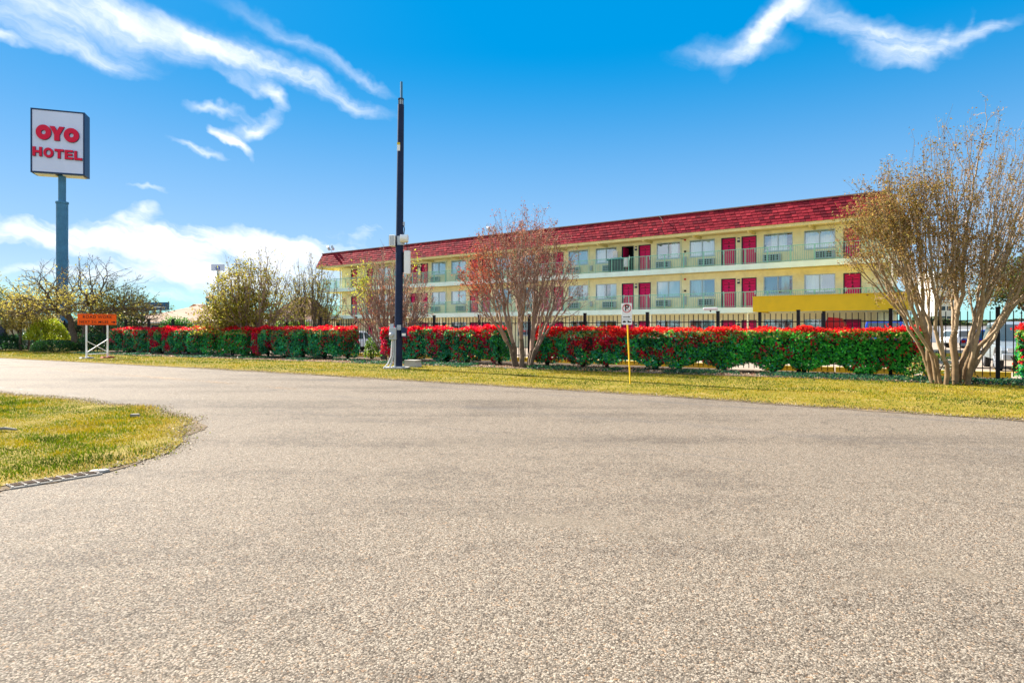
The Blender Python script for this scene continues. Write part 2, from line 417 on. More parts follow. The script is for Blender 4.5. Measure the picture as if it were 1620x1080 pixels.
def groundmat(name, stops, scale=1.2, bump=.6):
    m, g, bs, out = newmat(name)
    tc = g.n('ShaderNodeTexCoord'); P = tc.outputs['Object']
    n = g.noise(P, scale, 6, .65, .3); n2 = g.noise(P, scale * 14, 4, .7)
    f = g.math('MULTIPLY_ADD', n2.outputs['Fac'], .45, g.math('MULTIPLY', n.outputs['Fac'], .6))
    g.put(bs.inputs['Base Color'], g.ramp(f, stops)); bs.inputs['Roughness'].default_value = .95; bs.inputs['Specular IOR Level'].default_value = .1
    b = g.n('ShaderNodeBump'); b.inputs['Strength'].default_value = bump; b.inputs['Distance'].default_value = .03
    g.put(b.inputs['Height'], g.noise(P, 30, 5, .7).outputs['Fac']); g.put(bs.inputs['Normal'], b.outputs[0])
    return m
ROADM = roadmat()
TURF = groundmat('yellow_green_turf', [(.34, (.09, .07, .022)), (.44, (.14, .11, .015)), (.54, (.19, .15, .015)), (.62, (.25, .18, .05)), (.75, (.30, .21, .09))])
DIRT_SHADE = groundmat('dirt_litter_and_shade', [(.3, (.045, .035, .03)), (.5, (.12, .085, .06)), (.7, (.26, .20, .14))], 2.0)  # soil and litter, darkened to carry the shade before the hedges
SHOULDER = groundmat('tan_dirt_edge', [(.3, (.07, .05, .03)), (.5, (.15, .11, .07)), (.7, (.23, .175, .115))], 3.5)
FARG = groundmat('far_ground', [(.3, (.07, .075, .03)), (.6, (.16, .14, .06))], .4)
LOTM = groundmat('parking_lot_concrete', [(.3, (.22, .175, .13)), (.5, (.29, .235, .185)), (.7, (.36, .30, .24))], .7, .2)

# ------------------------------------------------------------------ ground, road, verge, island
def sheet(name, poly, z, mat, kind='structure', sub=0):
    b = bmesh.new(); vs = [b.verts.new((x, y, z)) for x, y in poly]; b.faces.new(vs)
    bmesh.ops.triangulate(b, faces=b.faces[:])
    me = bpy.data.meshes.new(name); bmesh.ops.recalc_face_normals(b, faces=b.faces)
    for f in b.faces:
        if f.normal.z < 0: f.normal_flip()
    b.to_mesh(me); b.free(); me.materials.append(mat)
    return struct(name, me)

sheet('ground', [(-1500, -60), (1500, -60), (1500, 2000), (-1500, 2000)], -.03, FARG)

FAR_EDGE = [(-150, 106.0), (-60, 54.0), (-28.2, 34.8), (-18.5, 29.1), (-9.2, 23.5), (-3.0, 19.45), (2.95, 15.5), (6.1, 13.15), (8.94, 11.03), (14, 7.1), (60, -29)]
ISLAND = [(-150, 91), (-40, 31.2), (-20, 19.7), (-12.7, 15.7), (-9.0, 13.7), (-7.6, 12.9), (-6.6, 12.1), (-5.85, 11.4), (-5.5, 10.8), (-5.1, 10.1), (-4.97, 9.7), (-4.72, 8.9), (-4.6, 8.2), (-4.58, 7.6), (-4.66, 7.0), (-4.95, 6.5), (-5.25, 6.05), (-6.0, 4.6), (-7.4, 1.5), (-9, -4), (-12, -14)]
sheet('road', FAR_EDGE + [(60, -55), (-60, -55), (-150, 30)], .0, ROADM)

def smooth_poly(pl, n=6):
    out = []
    for i in range(len(pl) - 1):
        p0 = pl[max(i - 1, 0)]; p1 = pl[i]; p2 = pl[i + 1]; p3 = pl[min(i + 2, len(pl) - 1)]
        for k in range(n):
            t = k / n
            out.append(tuple(.5 * (2 * p1[j] + (p2[j] - p0[j]) * t + (2 * p0[j] - 5 * p1[j] + 4 * p2[j] - p3[j]) * t * t + (3 * p1[j] - p0[j] - 3 * p2[j] + p3[j]) * t ** 3) for j in (0, 1)))
    out.append(pl[-1]); return out
def vnoise(x, y, s=1.0, seed=0):
    x = np.asarray(x) * s; y = np.asarray(y) * s
    v = 0; a = 1.0; tot = 0
    r = np.random.default_rng(seed)
    for o in range(4):
        for _ in range(3):
            th = r.uniform(0, 6.28); ph = r.uniform(0, 6.28); f = (2 ** o) * r.uniform(.8, 1.25)
            v = v + a * np.sin((x * math.cos(th) + y * math.sin(th)) * f * 2.2 + ph + 1.3 * np.sin(y * f * .7 + ph)); tot += a * .7
        a *= .55
    return v / tot
def jag(pl, amp, step=.25, seed=3, near=45):
    out = []
    for (a, b) in zip(pl[:-1], pl[1:]):
        d = math.dist(a, b); n = max(1, int(min(d / step, 120))) if min(math.hypot(*a), math.hypot(*b)) < near else 1
        nx, ny = -(b[1] - a[1]) / d, (b[0] - a[0]) / d
        for k in range(n):
            t = k / n; x = a[0] + (b[0] - a[0]) * t; y = a[1] + (b[1] - a[1]) * t
            o = float(vnoise(x, y, 1.4, seed)) * amp
            out.append((x + nx * o, y + ny * o))
    out.append(pl[-1]); return out
FE = jag(smooth_poly(FAR_EDGE, 4), .16)
IS = jag(smooth_poly(ISLAND, 4), .17, .12)
FE0 = jag(smooth_poly([(x - .09, y - .14) for x, y in FAR_EDGE], 4), .14, .2, 12)
IS0 = jag(smooth_poly([(x + .05, y + .0) for x, y in ISLAND], 4), .24, .1, 13)
sheet('dirt_shoulder', FE0 + [(200, -29), (200, 300), (-150, 300)], .008, SHOULDER)
sheet('dirt_shoulder', IS0 + [(-60, -14), (-150, 20)], .008, SHOULDER)
sheet('verge', FE + [(200, -29), (200, 300), (-150, 300)], .015, TURF)
sheet('grass_island', IS + [(-60, -14), (-150, 20)], .015, TURF)

HEDGE_F = lambda x: 27.05 - .545 * (x - 0)         # front foot line of the hedges
def fence_y(x):
    if x > -8.55: return 29.84 - .662 * x
    if x > -26: return 35.5 + (-8.55 - x) * .573
    return 45.5 + (-26 - x) * .55
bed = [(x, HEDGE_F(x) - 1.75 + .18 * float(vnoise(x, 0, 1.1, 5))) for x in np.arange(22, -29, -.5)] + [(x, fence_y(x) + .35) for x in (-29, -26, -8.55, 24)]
sheet('bed_and_hedge_shade', bed, .022, DIRT_SHADE)  # planting bed widened and darkened to paint in the hedge's shadow band
sheet('parking_lot', [(x, fence_y(x) + .45) for x in (34, 20, -8.55, -26)] + [(-26, 95), (90, 95), (90, 10)], .028, LOTM)

# inside test for scattering
def in_poly(X, Y, poly):
    ins = np.zeros(len(X), bool); n = len(poly); j = n - 1
    for i in range(n):
        xi, yi = poly[i]; xj, yj = poly[j]
        c = ((yi > Y) != (yj > Y)) & (X < (xj - xi) * (Y - yi) / ((yj - yi) + 1e-12) + xi)
        ins ^= c; j = i
    return ins

def blades(name, X, Y, h, w, cols, z=.01, label=None):
    n = len(X); a = RNG.uniform(0, 6.283, n); lean = RNG.uniform(.2, 1.1, n); la = RNG.uniform(0, 6.283, n)
    dx = np.cos(a) * w / 2; dy = np.sin(a) * w / 2
    v = np.zeros((n, 3, 3), np.float32)
    v[:, 0] = np.stack([X - dx, Y - dy, np.full(n, z)], 1); v[:, 1] = np.stack([X + dx, Y + dy, np.full(n, z)], 1)
    v[:, 2] = np.stack([X + np.cos(la) * h * lean * .7, Y + np.sin(la) * h * lean * .7, z + h], 1)
    me = bpy.data.meshes.new(name); me.vertices.add(n * 3); me.vertices.foreach_set('co', v.ravel())
    me.loops.add(n * 3); me.loops.foreach_set('vertex_index', np.arange(n * 3, dtype=np.int32))
    me.polygons.add(n); me.polygons.foreach_set('loop_start', np.arange(0, n * 3, 3, dtype=np.int32)); me.polygons.foreach_set('loop_total', np.full(n, 3, np.int32))
    me.update(); at = me.color_attributes.new('Col', 'FLOAT_COLOR', 'POINT')
    c = np.ones((n, 3, 4), np.float32); c[:, :, :3] = cols[:, None, :]
    at.data.foreach_set('color', c.ravel()); me.materials.append(GRASSB)
    return link(name, me, kind='stuff', label=label, category='grass')
def grass_cols(X, Y, edge=None):
    n = len(X)
    al = X * .84 - Y * .54; ac = X * .54 + Y * .84
    k = vnoise(X, Y, .6, 21) * .5 + vnoise(al * .35, ac * 1.7, .9, 31) * .7 + vnoise(X, Y, 2.3, 8) * .45 + RNG.normal(0, .22, n)
    green = np.array([.10, .145, .004]); yel = np.array([.27, .21, .006]); tan = np.array([.34, .235, .045]); dk = np.array([.035, .06, .004])
    c = np.where(k[:, None] < -.45, dk, np.where(k[:, None] < 0.08, green, np.where(k[:, None] < .72, yel, tan)))
    if edge is not None: c = np.where((RNG.random(n) < edge)[:, None], tan, c)
    return c * RNG.uniform(.75, 1.3, (n, 1))
def edge_dist(X, Y, pl):
    d = np.full(len(X), 1e9)
    for (a, b) in zip(pl[:-1], pl[1:]):
        ax, ay = a; bx, by = b; L2 = (bx - ax) ** 2 + (by - ay) ** 2 + 1e-9
        t = np.clip(((X - ax) * (bx - ax) + (Y - ay) * (by - ay)) / L2, 0, 1)
        d = np.minimum(d, np.hypot(X - ax - t * (bx - ax), Y - ay - t * (by - ay)))
    return d
def scatter_grass():
    # verge beyond the road
    vp = [p for p in smooth_poly(FAR_EDGE, 4) if -42 < p[0] < 17] + [(22, 12), (22, HEDGE_F(22) + 0), (0, HEDGE_F(0) - .2), (-28, HEDGE_F(-28) - .2), (-42, 52)]
    n = 620000
    X = RNG.uniform(-42, 18, n); Y = RNG.uniform(8, 46, n)
    keep = (RNG.random(n) < np.clip(17.0 / Y, .25, 1)) & (np.abs(X / Y) < .95)
    X, Y = X[keep], Y[keep]
    m = in_poly(X, Y, vp); X, Y = X[m], Y[m]
    ed = edge_dist(X, Y, [p for p in smooth_poly(FAR_EDGE, 2) if -45 < p[0] < 20])
    bare = vnoise(X, Y, 1.5, 40) > .75
    thin = (HEDGE_F(X) - Y < 1.7) & (RNG.random(len(X)) < .75)
    k2 = ~(bare & (RNG.random(len(X)) < .7)) & ~thin; X, Y, ed = X[k2], Y[k2], ed[k2]
    ew = np.clip(1.1 - ed / .9, 0, .8)
    h = RNG.uniform(.018, .048, len(X)) * (1 + .5 * vnoise(X, Y, .9, 2)) ; h = np.clip(h, .015, .12)
    X = X + RNG.normal(0, .06, len(X)); Y = Y + RNG.normal(0, .09, len(X))
    blades('verge_grass', X, Y, h, .011 + Y * .0009, grass_cols(X, Y, ew), label='mown yellow green grass on the strip between road and red topped hedges')
    # near left island
    ip = IS + [(-60, -14), (-150, 20)]
    n = 620000
    X = RNG.uniform(-24, -4.4, n); Y = RNG.uniform(5.5, 23, n)
    keep = (RNG.random(n) < np.clip(9.0 / Y, .25, 1)) & (X / Y > -.95)
    X, Y = X[keep], Y[keep]; m = in_poly(X, Y, ip); X, Y = X[m], Y[m]
    ed = edge_dist(X, Y, IS)
    bare = vnoise(X, Y, 1.1, 44) + vnoise(X, Y, 3, 45) * .4 > .62
    k2 = ~(bare & (RNG.random(len(X)) < .75)) & ~((ed < .25) & (RNG.random(len(X)) < .5)); X, Y, ed = X[k2], Y[k2], ed[k2]
    ew = np.clip(.75 - ed / .8, 0, .6)
    h = np.clip(RNG.uniform(.015, .045, len(X)) * (1 + .6 * vnoise(X, Y, .9, 3)), .015, .13)
    X = X + RNG.normal(0, .05, len(X)); Y = Y + RNG.normal(0, .05, len(X))
    blades('island_grass', X, Y, h, .009 + Y * .0007, grass_cols(X, Y, ew), label='patchy green and straw coloured grass on the rounded corner beside the road')
scatter_grass()

# worn road paint
def paintmat(name, col, lo, hi):
    m, g, bs, out = newmat(name); tc = g.n('ShaderNodeTexCoord'); P = tc.outputs['Object']
    bs.inputs['Base Color'].default_value = (*col, 1); bs.inputs['Roughness'].default_value = .8
    f = g.smooth(g.math('MULTIPLY_ADD', g.noise(P, 9, 5, .7).outputs['Fac'], .6, g.math('MULTIPLY', g.noise(P, .6, 3, .6).outputs['Fac'], .5)), lo, hi)
    tr = g.n('ShaderNodeBsdfTransparent'); mx = g.n('ShaderNodeMixShader'); g.put(mx.inputs[0], f)
    m.node_tree.links.new(tr.outputs[0], mx.inputs[1]); m.node_tree.links.new(bs.outputs[0], mx.inputs[2]); m.node_tree.links.new(mx.outputs[0], out.inputs[0])
    return m
def strip(name, pl, w, mat, z=.005):
    mb = MB(); vs = []
    for i, p in enumerate(pl):
        a = pl[max(i - 1, 0)]; b = pl[min(i + 1, len(pl) - 1)]; d = math.dist(a, b); nx, ny = -(b[1] - a[1]) / d, (b[0] - a[0]) / d
        vs += [(p[0] + nx * w / 2, p[1] + ny * w / 2, z), (p[0] - nx * w / 2, p[1] - ny * w / 2, z)]
    mb.add(vs, [(2 * i, 2 * i + 1, 2 * i + 3, 2 * i + 2) for i in range(len(pl) - 1)])
    return struct(name, mb.mesh(name, mat))
YLINE = paintmat('worn_yellow_line', (.33, .20, .10), .50, .70)
WLINE = paintmat('worn_white_line', (.5, .48, .45), .52, .70)
ctr = smooth_poly([(-90, 67), (-40, 38.3), (-22.7, 28.1), (-15.5, 23.3), (-8.66, 18.8), (-5.6, 16.7)], 5)
strip('road_marking', [(x, y + .1) for x, y in ctr], .11, YLINE); strip('road_marking', [(x, y - .13) for x, y in ctr], .11, YLINE)
strip('road_marking', smooth_poly([(-60, 43.2), (-30, 26.2), (-13.9, 17.2), (-10.6, 15.35)], 5), .07, WLINE)

# ------------------------------------------------------------------ the hotel
HOT = thing('hotel_building', 'three storey cream motel with crimson doors, mint galleries and a red shingle mansard roof', 'building', (15.4, 44.0, 0), math.atan2(-.5924, .8057))
F = [0.10, 3.0, 5.86]        # floor levels
XL, XR = -42.2, 8.7          # ends of the walled block
GXL, GXR = -44.0, 9.75       # ends of the galleries
PAIRS = [.37 - 7.7 * k for k in range(0, 5)]
doors = []; wins = []
for c in PAIRS:
    doors += [(c - 1.2, c - .2, 'l'), (c + .2, c + 1.2, 'r')]
    wins += [(c - 3.5, c - 1.66, 'r'), (c + 1.66, c + 3.5, 'l')]
doors += [(6.87, 7.87, 'l')]; wins += [(4.57, 6.41, 'r')]
doors += [(-40.6, -39.6, 'l'), (-38.1, -37.1, 'r')]; wins += [(-36.3, -34.5, 'l')]

def wall_boxes(mb, x0, x1, y0, y1, z0, z1, ops):
    ops = sorted(ops); cur = x0
    for (a, b, c, d) in ops:
        if a > cur: mb.box(cur, y0, z0, a, y1, z1)
        if c > z0: mb.box(a, y0, z0, b, y1, c)
        if d < z1: mb.box(a, y0, d, b, y1, z1)
        cur = b
    if cur < x1: mb.box(cur, y0, z0, x1, y1, z1)

ZT = [3.0 - .18, 5.86 - .18, 8.30]
for fl in range(3):
    z0 = F[fl]; mb = MB()
    ops = [(a, b, z0, z0 + 2.1) for a, b, _ in doors] + [(a, b, z0 + .93, z0 + 2.13) for a, b, _ in wins]
    wall_boxes(mb, XL, XR, 0, .18, z0 - (0.1 if fl == 0 else 0), ZT[fl], ops)
    part('wall', mb, STUCCO, HOT)
mb = MB(); mb.box(XL, .18, 0, XL + .18, 12, 8.3); mb.box(XR - .18, .18, 0, XR, 12, 8.3); mb.box(XL, 12, 0, XR, 12.2, 8.3)
part('end_wall', mb, STUCCO, HOT)
mb = MB(); mb.box(XL + .2, 1.6, .05, XR - .2, 1.7, 8.2)
for fl in range(3): mb.box(XL + .2, .19, F[fl] + .0, XR - .2, 1.6, F[fl] + .02)
part('room_interior', mb, DARKROOM, HOT)

# shared meshes
def m_(fn, mats, name, smooth=False):
    mb = MB(); fn(mb); return mb.mesh(name, mats, smooth)
def door_slab(mb):
    mb.box(.05, .05, 0, .95, .09, 2.05)
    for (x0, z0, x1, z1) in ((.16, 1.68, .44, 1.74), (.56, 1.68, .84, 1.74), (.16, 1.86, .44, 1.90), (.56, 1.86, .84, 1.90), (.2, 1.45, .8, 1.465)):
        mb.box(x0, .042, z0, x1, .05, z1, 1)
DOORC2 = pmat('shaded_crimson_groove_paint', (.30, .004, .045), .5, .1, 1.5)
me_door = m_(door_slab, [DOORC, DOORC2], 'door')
me_frame = m_(lambda b: (b.box(0, -.02, 0, .055, .1, 2.1), b.box(.945, -.02, 0, 1.0, .1, 2.1), b.box(.055, -.02, 2.045, .945, .1, 2.1)), DOORF, 'door_frame')
me_handle = m_(lambda b: (b.box(0, -.015, 0, .09, .0, .28), b.box(.02, -.07, .12, .15, -.045, .15), b.box(.03, -.05, .12, .06, -.01, .15)), WHITE, 'door_handle')
me_wframe = m_(lambda b: (b.box(0, -.02, 0, .05, .06, 1.2), b.box(1.79, -.02, 0, 1.84, .06, 1.2), b.box(.05, -.02, 0, 1.79, .06, .05), b.box(.05, -.02, 1.15, 1.79, .06, 1.2), b.box(.89, -.02, .05, .95, .06, 1.15)), ALU, 'window_frame')
me_pane = m_(lambda b: b.add([(0, 0, 0), (.84, 0, 0), (.84, 0, 1.1), (0, 0, 1.1)], [(0, 1, 2, 3)]), GLASS, 'pane')
me_sill = m_(lambda b: b.box(-.03, -.05, -.05, 1.87, -.001, -.002), ALU, 'window_sill')
def curtain_mesh(x0, x1, seed, mat, gap=0):
    r = random.Random(seed); mb = MB(); n = int((x1 - x0) / .035); ph = r.uniform(0, 6)
    vs = []
    for i in range(n + 1):
        x = x0 + (x1 - x0) * i / n; y = .14 + .025 * math.sin(x * 52 + ph + 1.5 * math.sin(x * 9 + ph))
        sway = gap * math.sin(min(1, i / n) * 3.1)
        vs += [(x, y, .0), (x + sway, y, .6), (x, y, 1.2)]
    fs = [f for i in range(n) for f in ((3 * i, 3 * i + 3, 3 * i + 4, 3 * i + 1), (3 * i + 1, 3 * i + 4, 3 * i + 5, 3 * i + 2))]
    mb.add(vs, fs); return mb.mesh('curtain', mat)
CUR = {
    'full': [curtain_mesh(.06, 1.78, 1, CURT)],
    'full2': [curtain_mesh(.06, .86, 2, CURT), curtain_mesh(.93, 1.78, 3, CURT)],
    'blueL': [curtain_mesh(.06, .48, 4, BLUEC), curtain_mesh(.46, 1.45, 5, CURT)],
    'blueR': [curtain_mesh(.06, 1.05, 6, CURT), curtain_mesh(1.05, 1.78, 7, BLUEC)],
    'half': [curtain_mesh(.06, .7, 8, CURT), curtain_mesh(1.25, 1.78, 9, CURT)],
    'blueL2': [curtain_mesh(.06, .86, 10, BLUEC), curtain_mesh(1.1, 1.6, 11, CURT)],
}
me_ac = m_(lambda b: b.box(0, -.16, 0, 1.15, 0, .5), GREYM, 'air_conditioner')
def grille(mb):
    for i in range(6): x = .03 + i * .19; mb.box(x, -.19, .06, x + .035, -.165, .46)
    for j in range(4): z = .06 + j * .126; mb.box(.03, -.185, z, 1.0, -.162, z + .028)
me_acg = m_(grille, ALU, 'grille')
me_acd = m_(lambda b: b.box(.03, -.164, .06, 1.0, -.1605, .46), BLACKP, 'grille_recess')
me_lampb = m_(lambda b: (b.box(0, -.14, 0, .15, 0, .12), b.box(.0, -.10, .24, .15, 0, .30)), NAVY, 'lamp_body')
me_lampg = m_(lambda b: b.box(.015, -.12, .12, .135, 0, .24), WHITE, 'lamp_lens')

def text_mesh(txt, size, mat, bold=0.0, ext=.004, spacing=1.0, align='CENTER'):
    cu = bpy.data.curves.new('lettering', 'FONT'); cu.body = txt; cu.size = size; cu.extrude = ext; cu.offset = bold
    cu.align_x = align; cu.align_y = 'CENTER'; cu.space_character = spacing; cu.resolution_u = 3
    o = bpy.data.objects.new('tmp', cu); COL.objects.link(o)
    me = bpy.data.meshes.new_from_object(o.evaluated_get(bpy.context.evaluated_depsgraph_get()))
    bpy.data.objects.remove(o); bpy.data.curves.remove(cu)
    me.materials.clear(); me.materials.append(mat); me.name = 'lettering'
    return me
num_cache = {}
def num_mesh(d):
    if d not in num_cache: num_cache[d] = text_mesh('\n'.join(d), .24, BLACKP, .008, .003)
    return num_cache[d]

OPEN = (PAIRS[1] - 1.2, 2)    # the open doorway on the top floor
rr = random.Random(5)
styles = {(2, 0): None}
for fl in range(3):
    z0 = F[fl]
    for i, (a, b, side) in enumerate(doors):
        opened = fl == 2 and abs(a - OPEN[0]) < .01
        if opened:
            mbo = MB(); mbo.box(0, 0, 0, .04, .88, 2.05)
            d = part('door', mbo, DOORC, HOT, (a + .06, .12, z0), label='crimson door standing open inwards')
        else:
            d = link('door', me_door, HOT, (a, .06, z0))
            link('door_number', num_mesh(f'{fl+1}{i//2}{(i*3+1)%9}'), d, (.5, .038, 1.50), (R(90), 0, 0))
        link('door_frame', me_frame, HOT if opened else d, (a if opened else 0, 0 if opened else -.06, z0 if opened else 0))
        if not opened: link('door_handle', me_handle, d, (.07 if side == 'l' else .84, .05, .95))
    for i, (a, b, side) in enumerate(wins):
        wf = link('window', me_wframe, HOT, (a, .03, z0 + .93))
        wf.scale = ((b - a) / 1.84, 1, 1)
        link('pane', me_pane, wf, (.05, .03, .05)); link('pane', me_pane, wf, (.95, .03, .05))
        link('window_sill', me_sill, wf, (0, -.0, 0))
        if fl > 0:
            st = rr.choice(['full', 'full2', 'full', 'blueL', 'blueR', 'half', 'full2'])
            if fl == 2 and i == 1: st = 'blueL'
            if fl == 2 and i == 0: st = 'full'
            if fl == 2 and i == 3: st = 'blueL2'
            if fl == 2 and i == 2: st = 'blueR'
            if fl == 1 and abs(a - 4.57) < .1: st = 'blueR'
            if fl == 1 and i == 1: st = 'blueL2'
            for cm in CUR[st]: link('curtain', cm, wf)
        xa = a + (.0 if side == 'l' else (b - a) - 1.15)
        if fl > 0 or i % 2: 
            ac = link('air_conditioner', me_ac, HOT, (xa, 0, z0 + .24)); link('grille', me_acg, ac); link('grille_recess', me_acd, ac)
    for c in PAIRS:
        lb = link('wall_lamp', me_lampb, HOT, (c - .06, 0, z0 + 1.72)); link('lamp_lens', me_lampg, lb)

# pipes, small boxes
mb = MB()
mb.bar((-3.74, -.03, 0.1), (-3.74, -.03, 8.28), .045)
part('drain_pipe', mb, MINT, HOT)
for px_ in (-11.44, -19.14, -26.84):
    part('drain_pipe', MB().bar((px_, -.03, .1), (px_, -.03, 8.28), .045), MINT, HOT)
for fl in (1, 2):
    for dx, zz, w, h in ((-3.60, .35, .26, .62), (-11.3, .4, .2, .4)):
        mbx = MB(); mbx.box(dx, -.12, F[fl] + zz, dx + w, 0, F[fl] + zz + h); part('fire_extinguisher_box', mbx, GREYM, HOT)
    mbx = MB(); mbx.box(-3.52, -.07, F[fl] + 1.3, -3.38, 0, F[fl] + 1.42); part('alarm_box', mbx, BLACKP, HOT)
    mbx = MB(); mbx.tube([(-3.45, 0, F[fl] + 2.2), (-3.45, -.1, F[fl] + 2.2)], .07, 8); part('alarm_bell', mbx, RCAR, HOT)
# conduits under the galleries and along the soffit
for z_ in (2.72, 5.6):
    mb = MB(); mb.bar((XL, -.09, z_), (XR, -.09, z_), .05)
    for x in np.arange(-41, 8, 3.85): mb.box(x, -.16, z_ - .05, x + .12, -.03, z_ + .06)
    part('conduit', mb, SOFFIT, HOT)

# galleries
for fl in (1, 2):
    z = F[fl]
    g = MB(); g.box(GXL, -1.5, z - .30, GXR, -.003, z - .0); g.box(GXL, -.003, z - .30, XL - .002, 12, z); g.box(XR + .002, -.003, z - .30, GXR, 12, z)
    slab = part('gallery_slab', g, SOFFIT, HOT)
    g = MB(); g.box(GXL - .03, -1.55, z - .34, GXR + .03, -1.503, z + .03); g.box(GXL - .05, -1.5, z - .34, GXL - .003, 12, z + .03); g.box(GXR + .003, -1.5, z - .34, GXR + .05, 12, z + .03)
    part('slab_fascia', g, MINT, slab)
    rail = MB(); rail.bar((GXL, -1.47, z + 1.05), (GXR, -1.47, z + 1.05), .05, .04); rail.bar((GXL, -1.47, z + .1), (GXR, -1.47, z + .1), .035, .03)
    rail.bar((GXL + .02, -1.47, z + 1.05), (GXL + .02, 3, z + 1.05), .05, .04); rail.bar((GXL + .02, -1.47, z + .1), (GXL + .02, 3, z + .1), .035, .03)
    rail.bar((GXR - .02, -1.47, z + 1.05), (GXR - .02, 6, z + 1.05), .05, .04); rail.bar((GXR - .02, -1.47, z + .1), (GXR - .02, 6, z + .1), .035, .03)
    ro = part('gallery_railing', rail, RAILP, HOT)
    bal = MB(); x = GXL + .12
    while x < GXR - .05: bal.bar((x, -1.47, z + .11), (x, -1.47, z + 1.04), .018); x += .128
    y = -1.3
    while y < 3: bal.bar((GXL + .02, y, z + .11), (GXL + .02, y, z + 1.04), .018); y += .14
    y = -1.3
    while y < 6: bal.bar((GXR - .02, y, z + .11), (GXR - .02, y, z + 1.04), .018); y += .14
    part('balusters', bal, RAILP, ro, kind='stuff')
    pm = m_(lambda b: b.box(-.022, -.022, -.38, .022, .022, 1.07), RAILP, 'railing_post')
    nposts = 38
    for k in range(nposts + 1): link('railing_post', pm, ro, (GXL + .03 + (GXR - GXL - .06) * k / nposts, -1.57 + .075, z))
# slender columns of the gallery ends
for x, y in ((GXR - .1, -1.4), (XL - .06, -.12), (GXL + .1, -1.4)):
    mbx = MB(); mbx.box(x - .05, y - .05, 0, x + .05, y + .05, 8.28 if x != GXL + .1 else 2.66)
    part('column', mbx, WHITE, HOT)
for k in range(8):
    x = -40 + k * 6.9
    part('column', MB().box(x - .06, -1.46, 0, x + .06, -1.34, 2.66), STUCCO, HOT)

# mansard roof
MZ0, MZ1, MY0, MY1 = 8.30, 9.72, -1.78, -1.28
RX0, RX1 = -44.25, 9.95
inn = .5
roof = MB()
A = [(RX0, MY0, MZ0), (RX1, MY0, MZ0), (RX1, 13.5, MZ0), (RX0, 13.5, MZ0)]
B_ = [(RX0 + inn, MY1, MZ1), (RX1 - inn, MY1, MZ1), (RX1 - inn, 13.0, MZ1), (RX0 + inn, 13.0, MZ1)]
roof.add(A + B_, [(0, 1, 5, 4), (1, 2, 6, 5), (2, 3, 7, 6), (3, 0, 4, 7), (4, 5, 6, 7)])
roof.c = [(.26, .02, .03, 1)] * 8
roofo = part('roof', roof, TILEM, HOT)
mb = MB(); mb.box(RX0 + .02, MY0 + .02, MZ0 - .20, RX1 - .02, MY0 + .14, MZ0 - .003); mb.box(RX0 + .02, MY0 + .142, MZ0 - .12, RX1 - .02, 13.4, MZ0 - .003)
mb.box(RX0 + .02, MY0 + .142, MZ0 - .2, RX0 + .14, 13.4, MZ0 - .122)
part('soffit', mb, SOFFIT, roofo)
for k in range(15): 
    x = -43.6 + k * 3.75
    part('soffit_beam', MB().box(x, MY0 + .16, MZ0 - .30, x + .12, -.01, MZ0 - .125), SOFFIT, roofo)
mb = MB(); mb.box(RX0 + inn - .10, MY1 - .09, MZ1, RX1 - inn + .1, MY1 + .12, MZ1 + .07); mb.box(RX0 + inn - .1, MY1 + .121, MZ1, RX0 + inn + .12, 13, MZ1 + .07); mb.box(RX1 - inn - .12, MY1 + .121, MZ1, RX1 - inn + .1, 13, MZ1 + .07)
part('roof_edge_cap', mb, pmat('brown_metal_edge', (.30, .18, .15), .4, .1, 2, metal=.3), roofo)
# shingles, seven courses
NC = 7; slope = math.hypot(MZ1 - MZ0, MY1 - MY0); ch = slope / NC; tilt = math.atan2(MY1 - MY0, MZ1 - MZ0)
def shingle_cols(k):
    r = random.Random(k); base = r.choice([(.20, .013, .024), (.235, .016, .028), (.17, .011, .022), (.28, .022, .034), (.12, .009, .018), (.215, .014, .022)])
    q = r.uniform(.85, 1.2); return tuple(c * q for c in base) + (1,)
def shingle(mb, w, h, x=0.0, up=0.0, col=None, cols=None, proud=.03):
    # local: x along the eave, y outward negative, z up the slope (later tilted)
    v = [(x, -proud, up), (x + w, -proud, up), (x + w, -.004, up + h), (x, -.004, up + h), (x, .0, up), (x + w, 0, up)]
    mb.add(v, [(0, 1, 2, 3), (0, 4, 5, 1), (0, 3, 4), (1, 5, 2)])
    if cols is not None: cols += [col] * 6
variants = []
for k in range(10):
    mb = MB(); cs = []; shingle(mb, .315, ch * 1.06, 0, 0, shingle_cols(k), cs, random.Random(k).uniform(.022, .042)); mb.c = cs
    variants.append(mb.mesh('shingle', TILEM))
SW = .335; sh_rng = random.Random(3)
rest = MB(); rc = []; nsep = 0
Mt = Matrix.Translation((0, MY0 - .012, MZ0)) @ Matrix.Rotation(-tilt, 4, 'X')
cells = []
for c in range(NC):
    inset = inn * (c + .5) / NC
    x = RX0 + inset + (SW * .5 if c % 2 else 0)
    while x < RX1 - inset - .25:
        cells.append((x, c)); x += SW
cells.sort(key=lambda t: -t[0])
for k, (x, c) in enumerate(cells):
    j = sh_rng.uniform(-.012, .012)
    if k < 296:
        p = Mt @ Vector((x, 0, c * ch + j))
        link('shingle', variants[sh_rng.randrange(10)], roofo, p, (-tilt, 0, 0))
    else:
        tmp = MB(); cs = []; shingle(tmp, .315, ch * 1.06, x, c * ch + j, shingle_cols(k), cs, sh_rng.uniform(.022, .042))
        rest.add([Mt @ Vector(v) for v in tmp.v], tmp.f); rc += cs
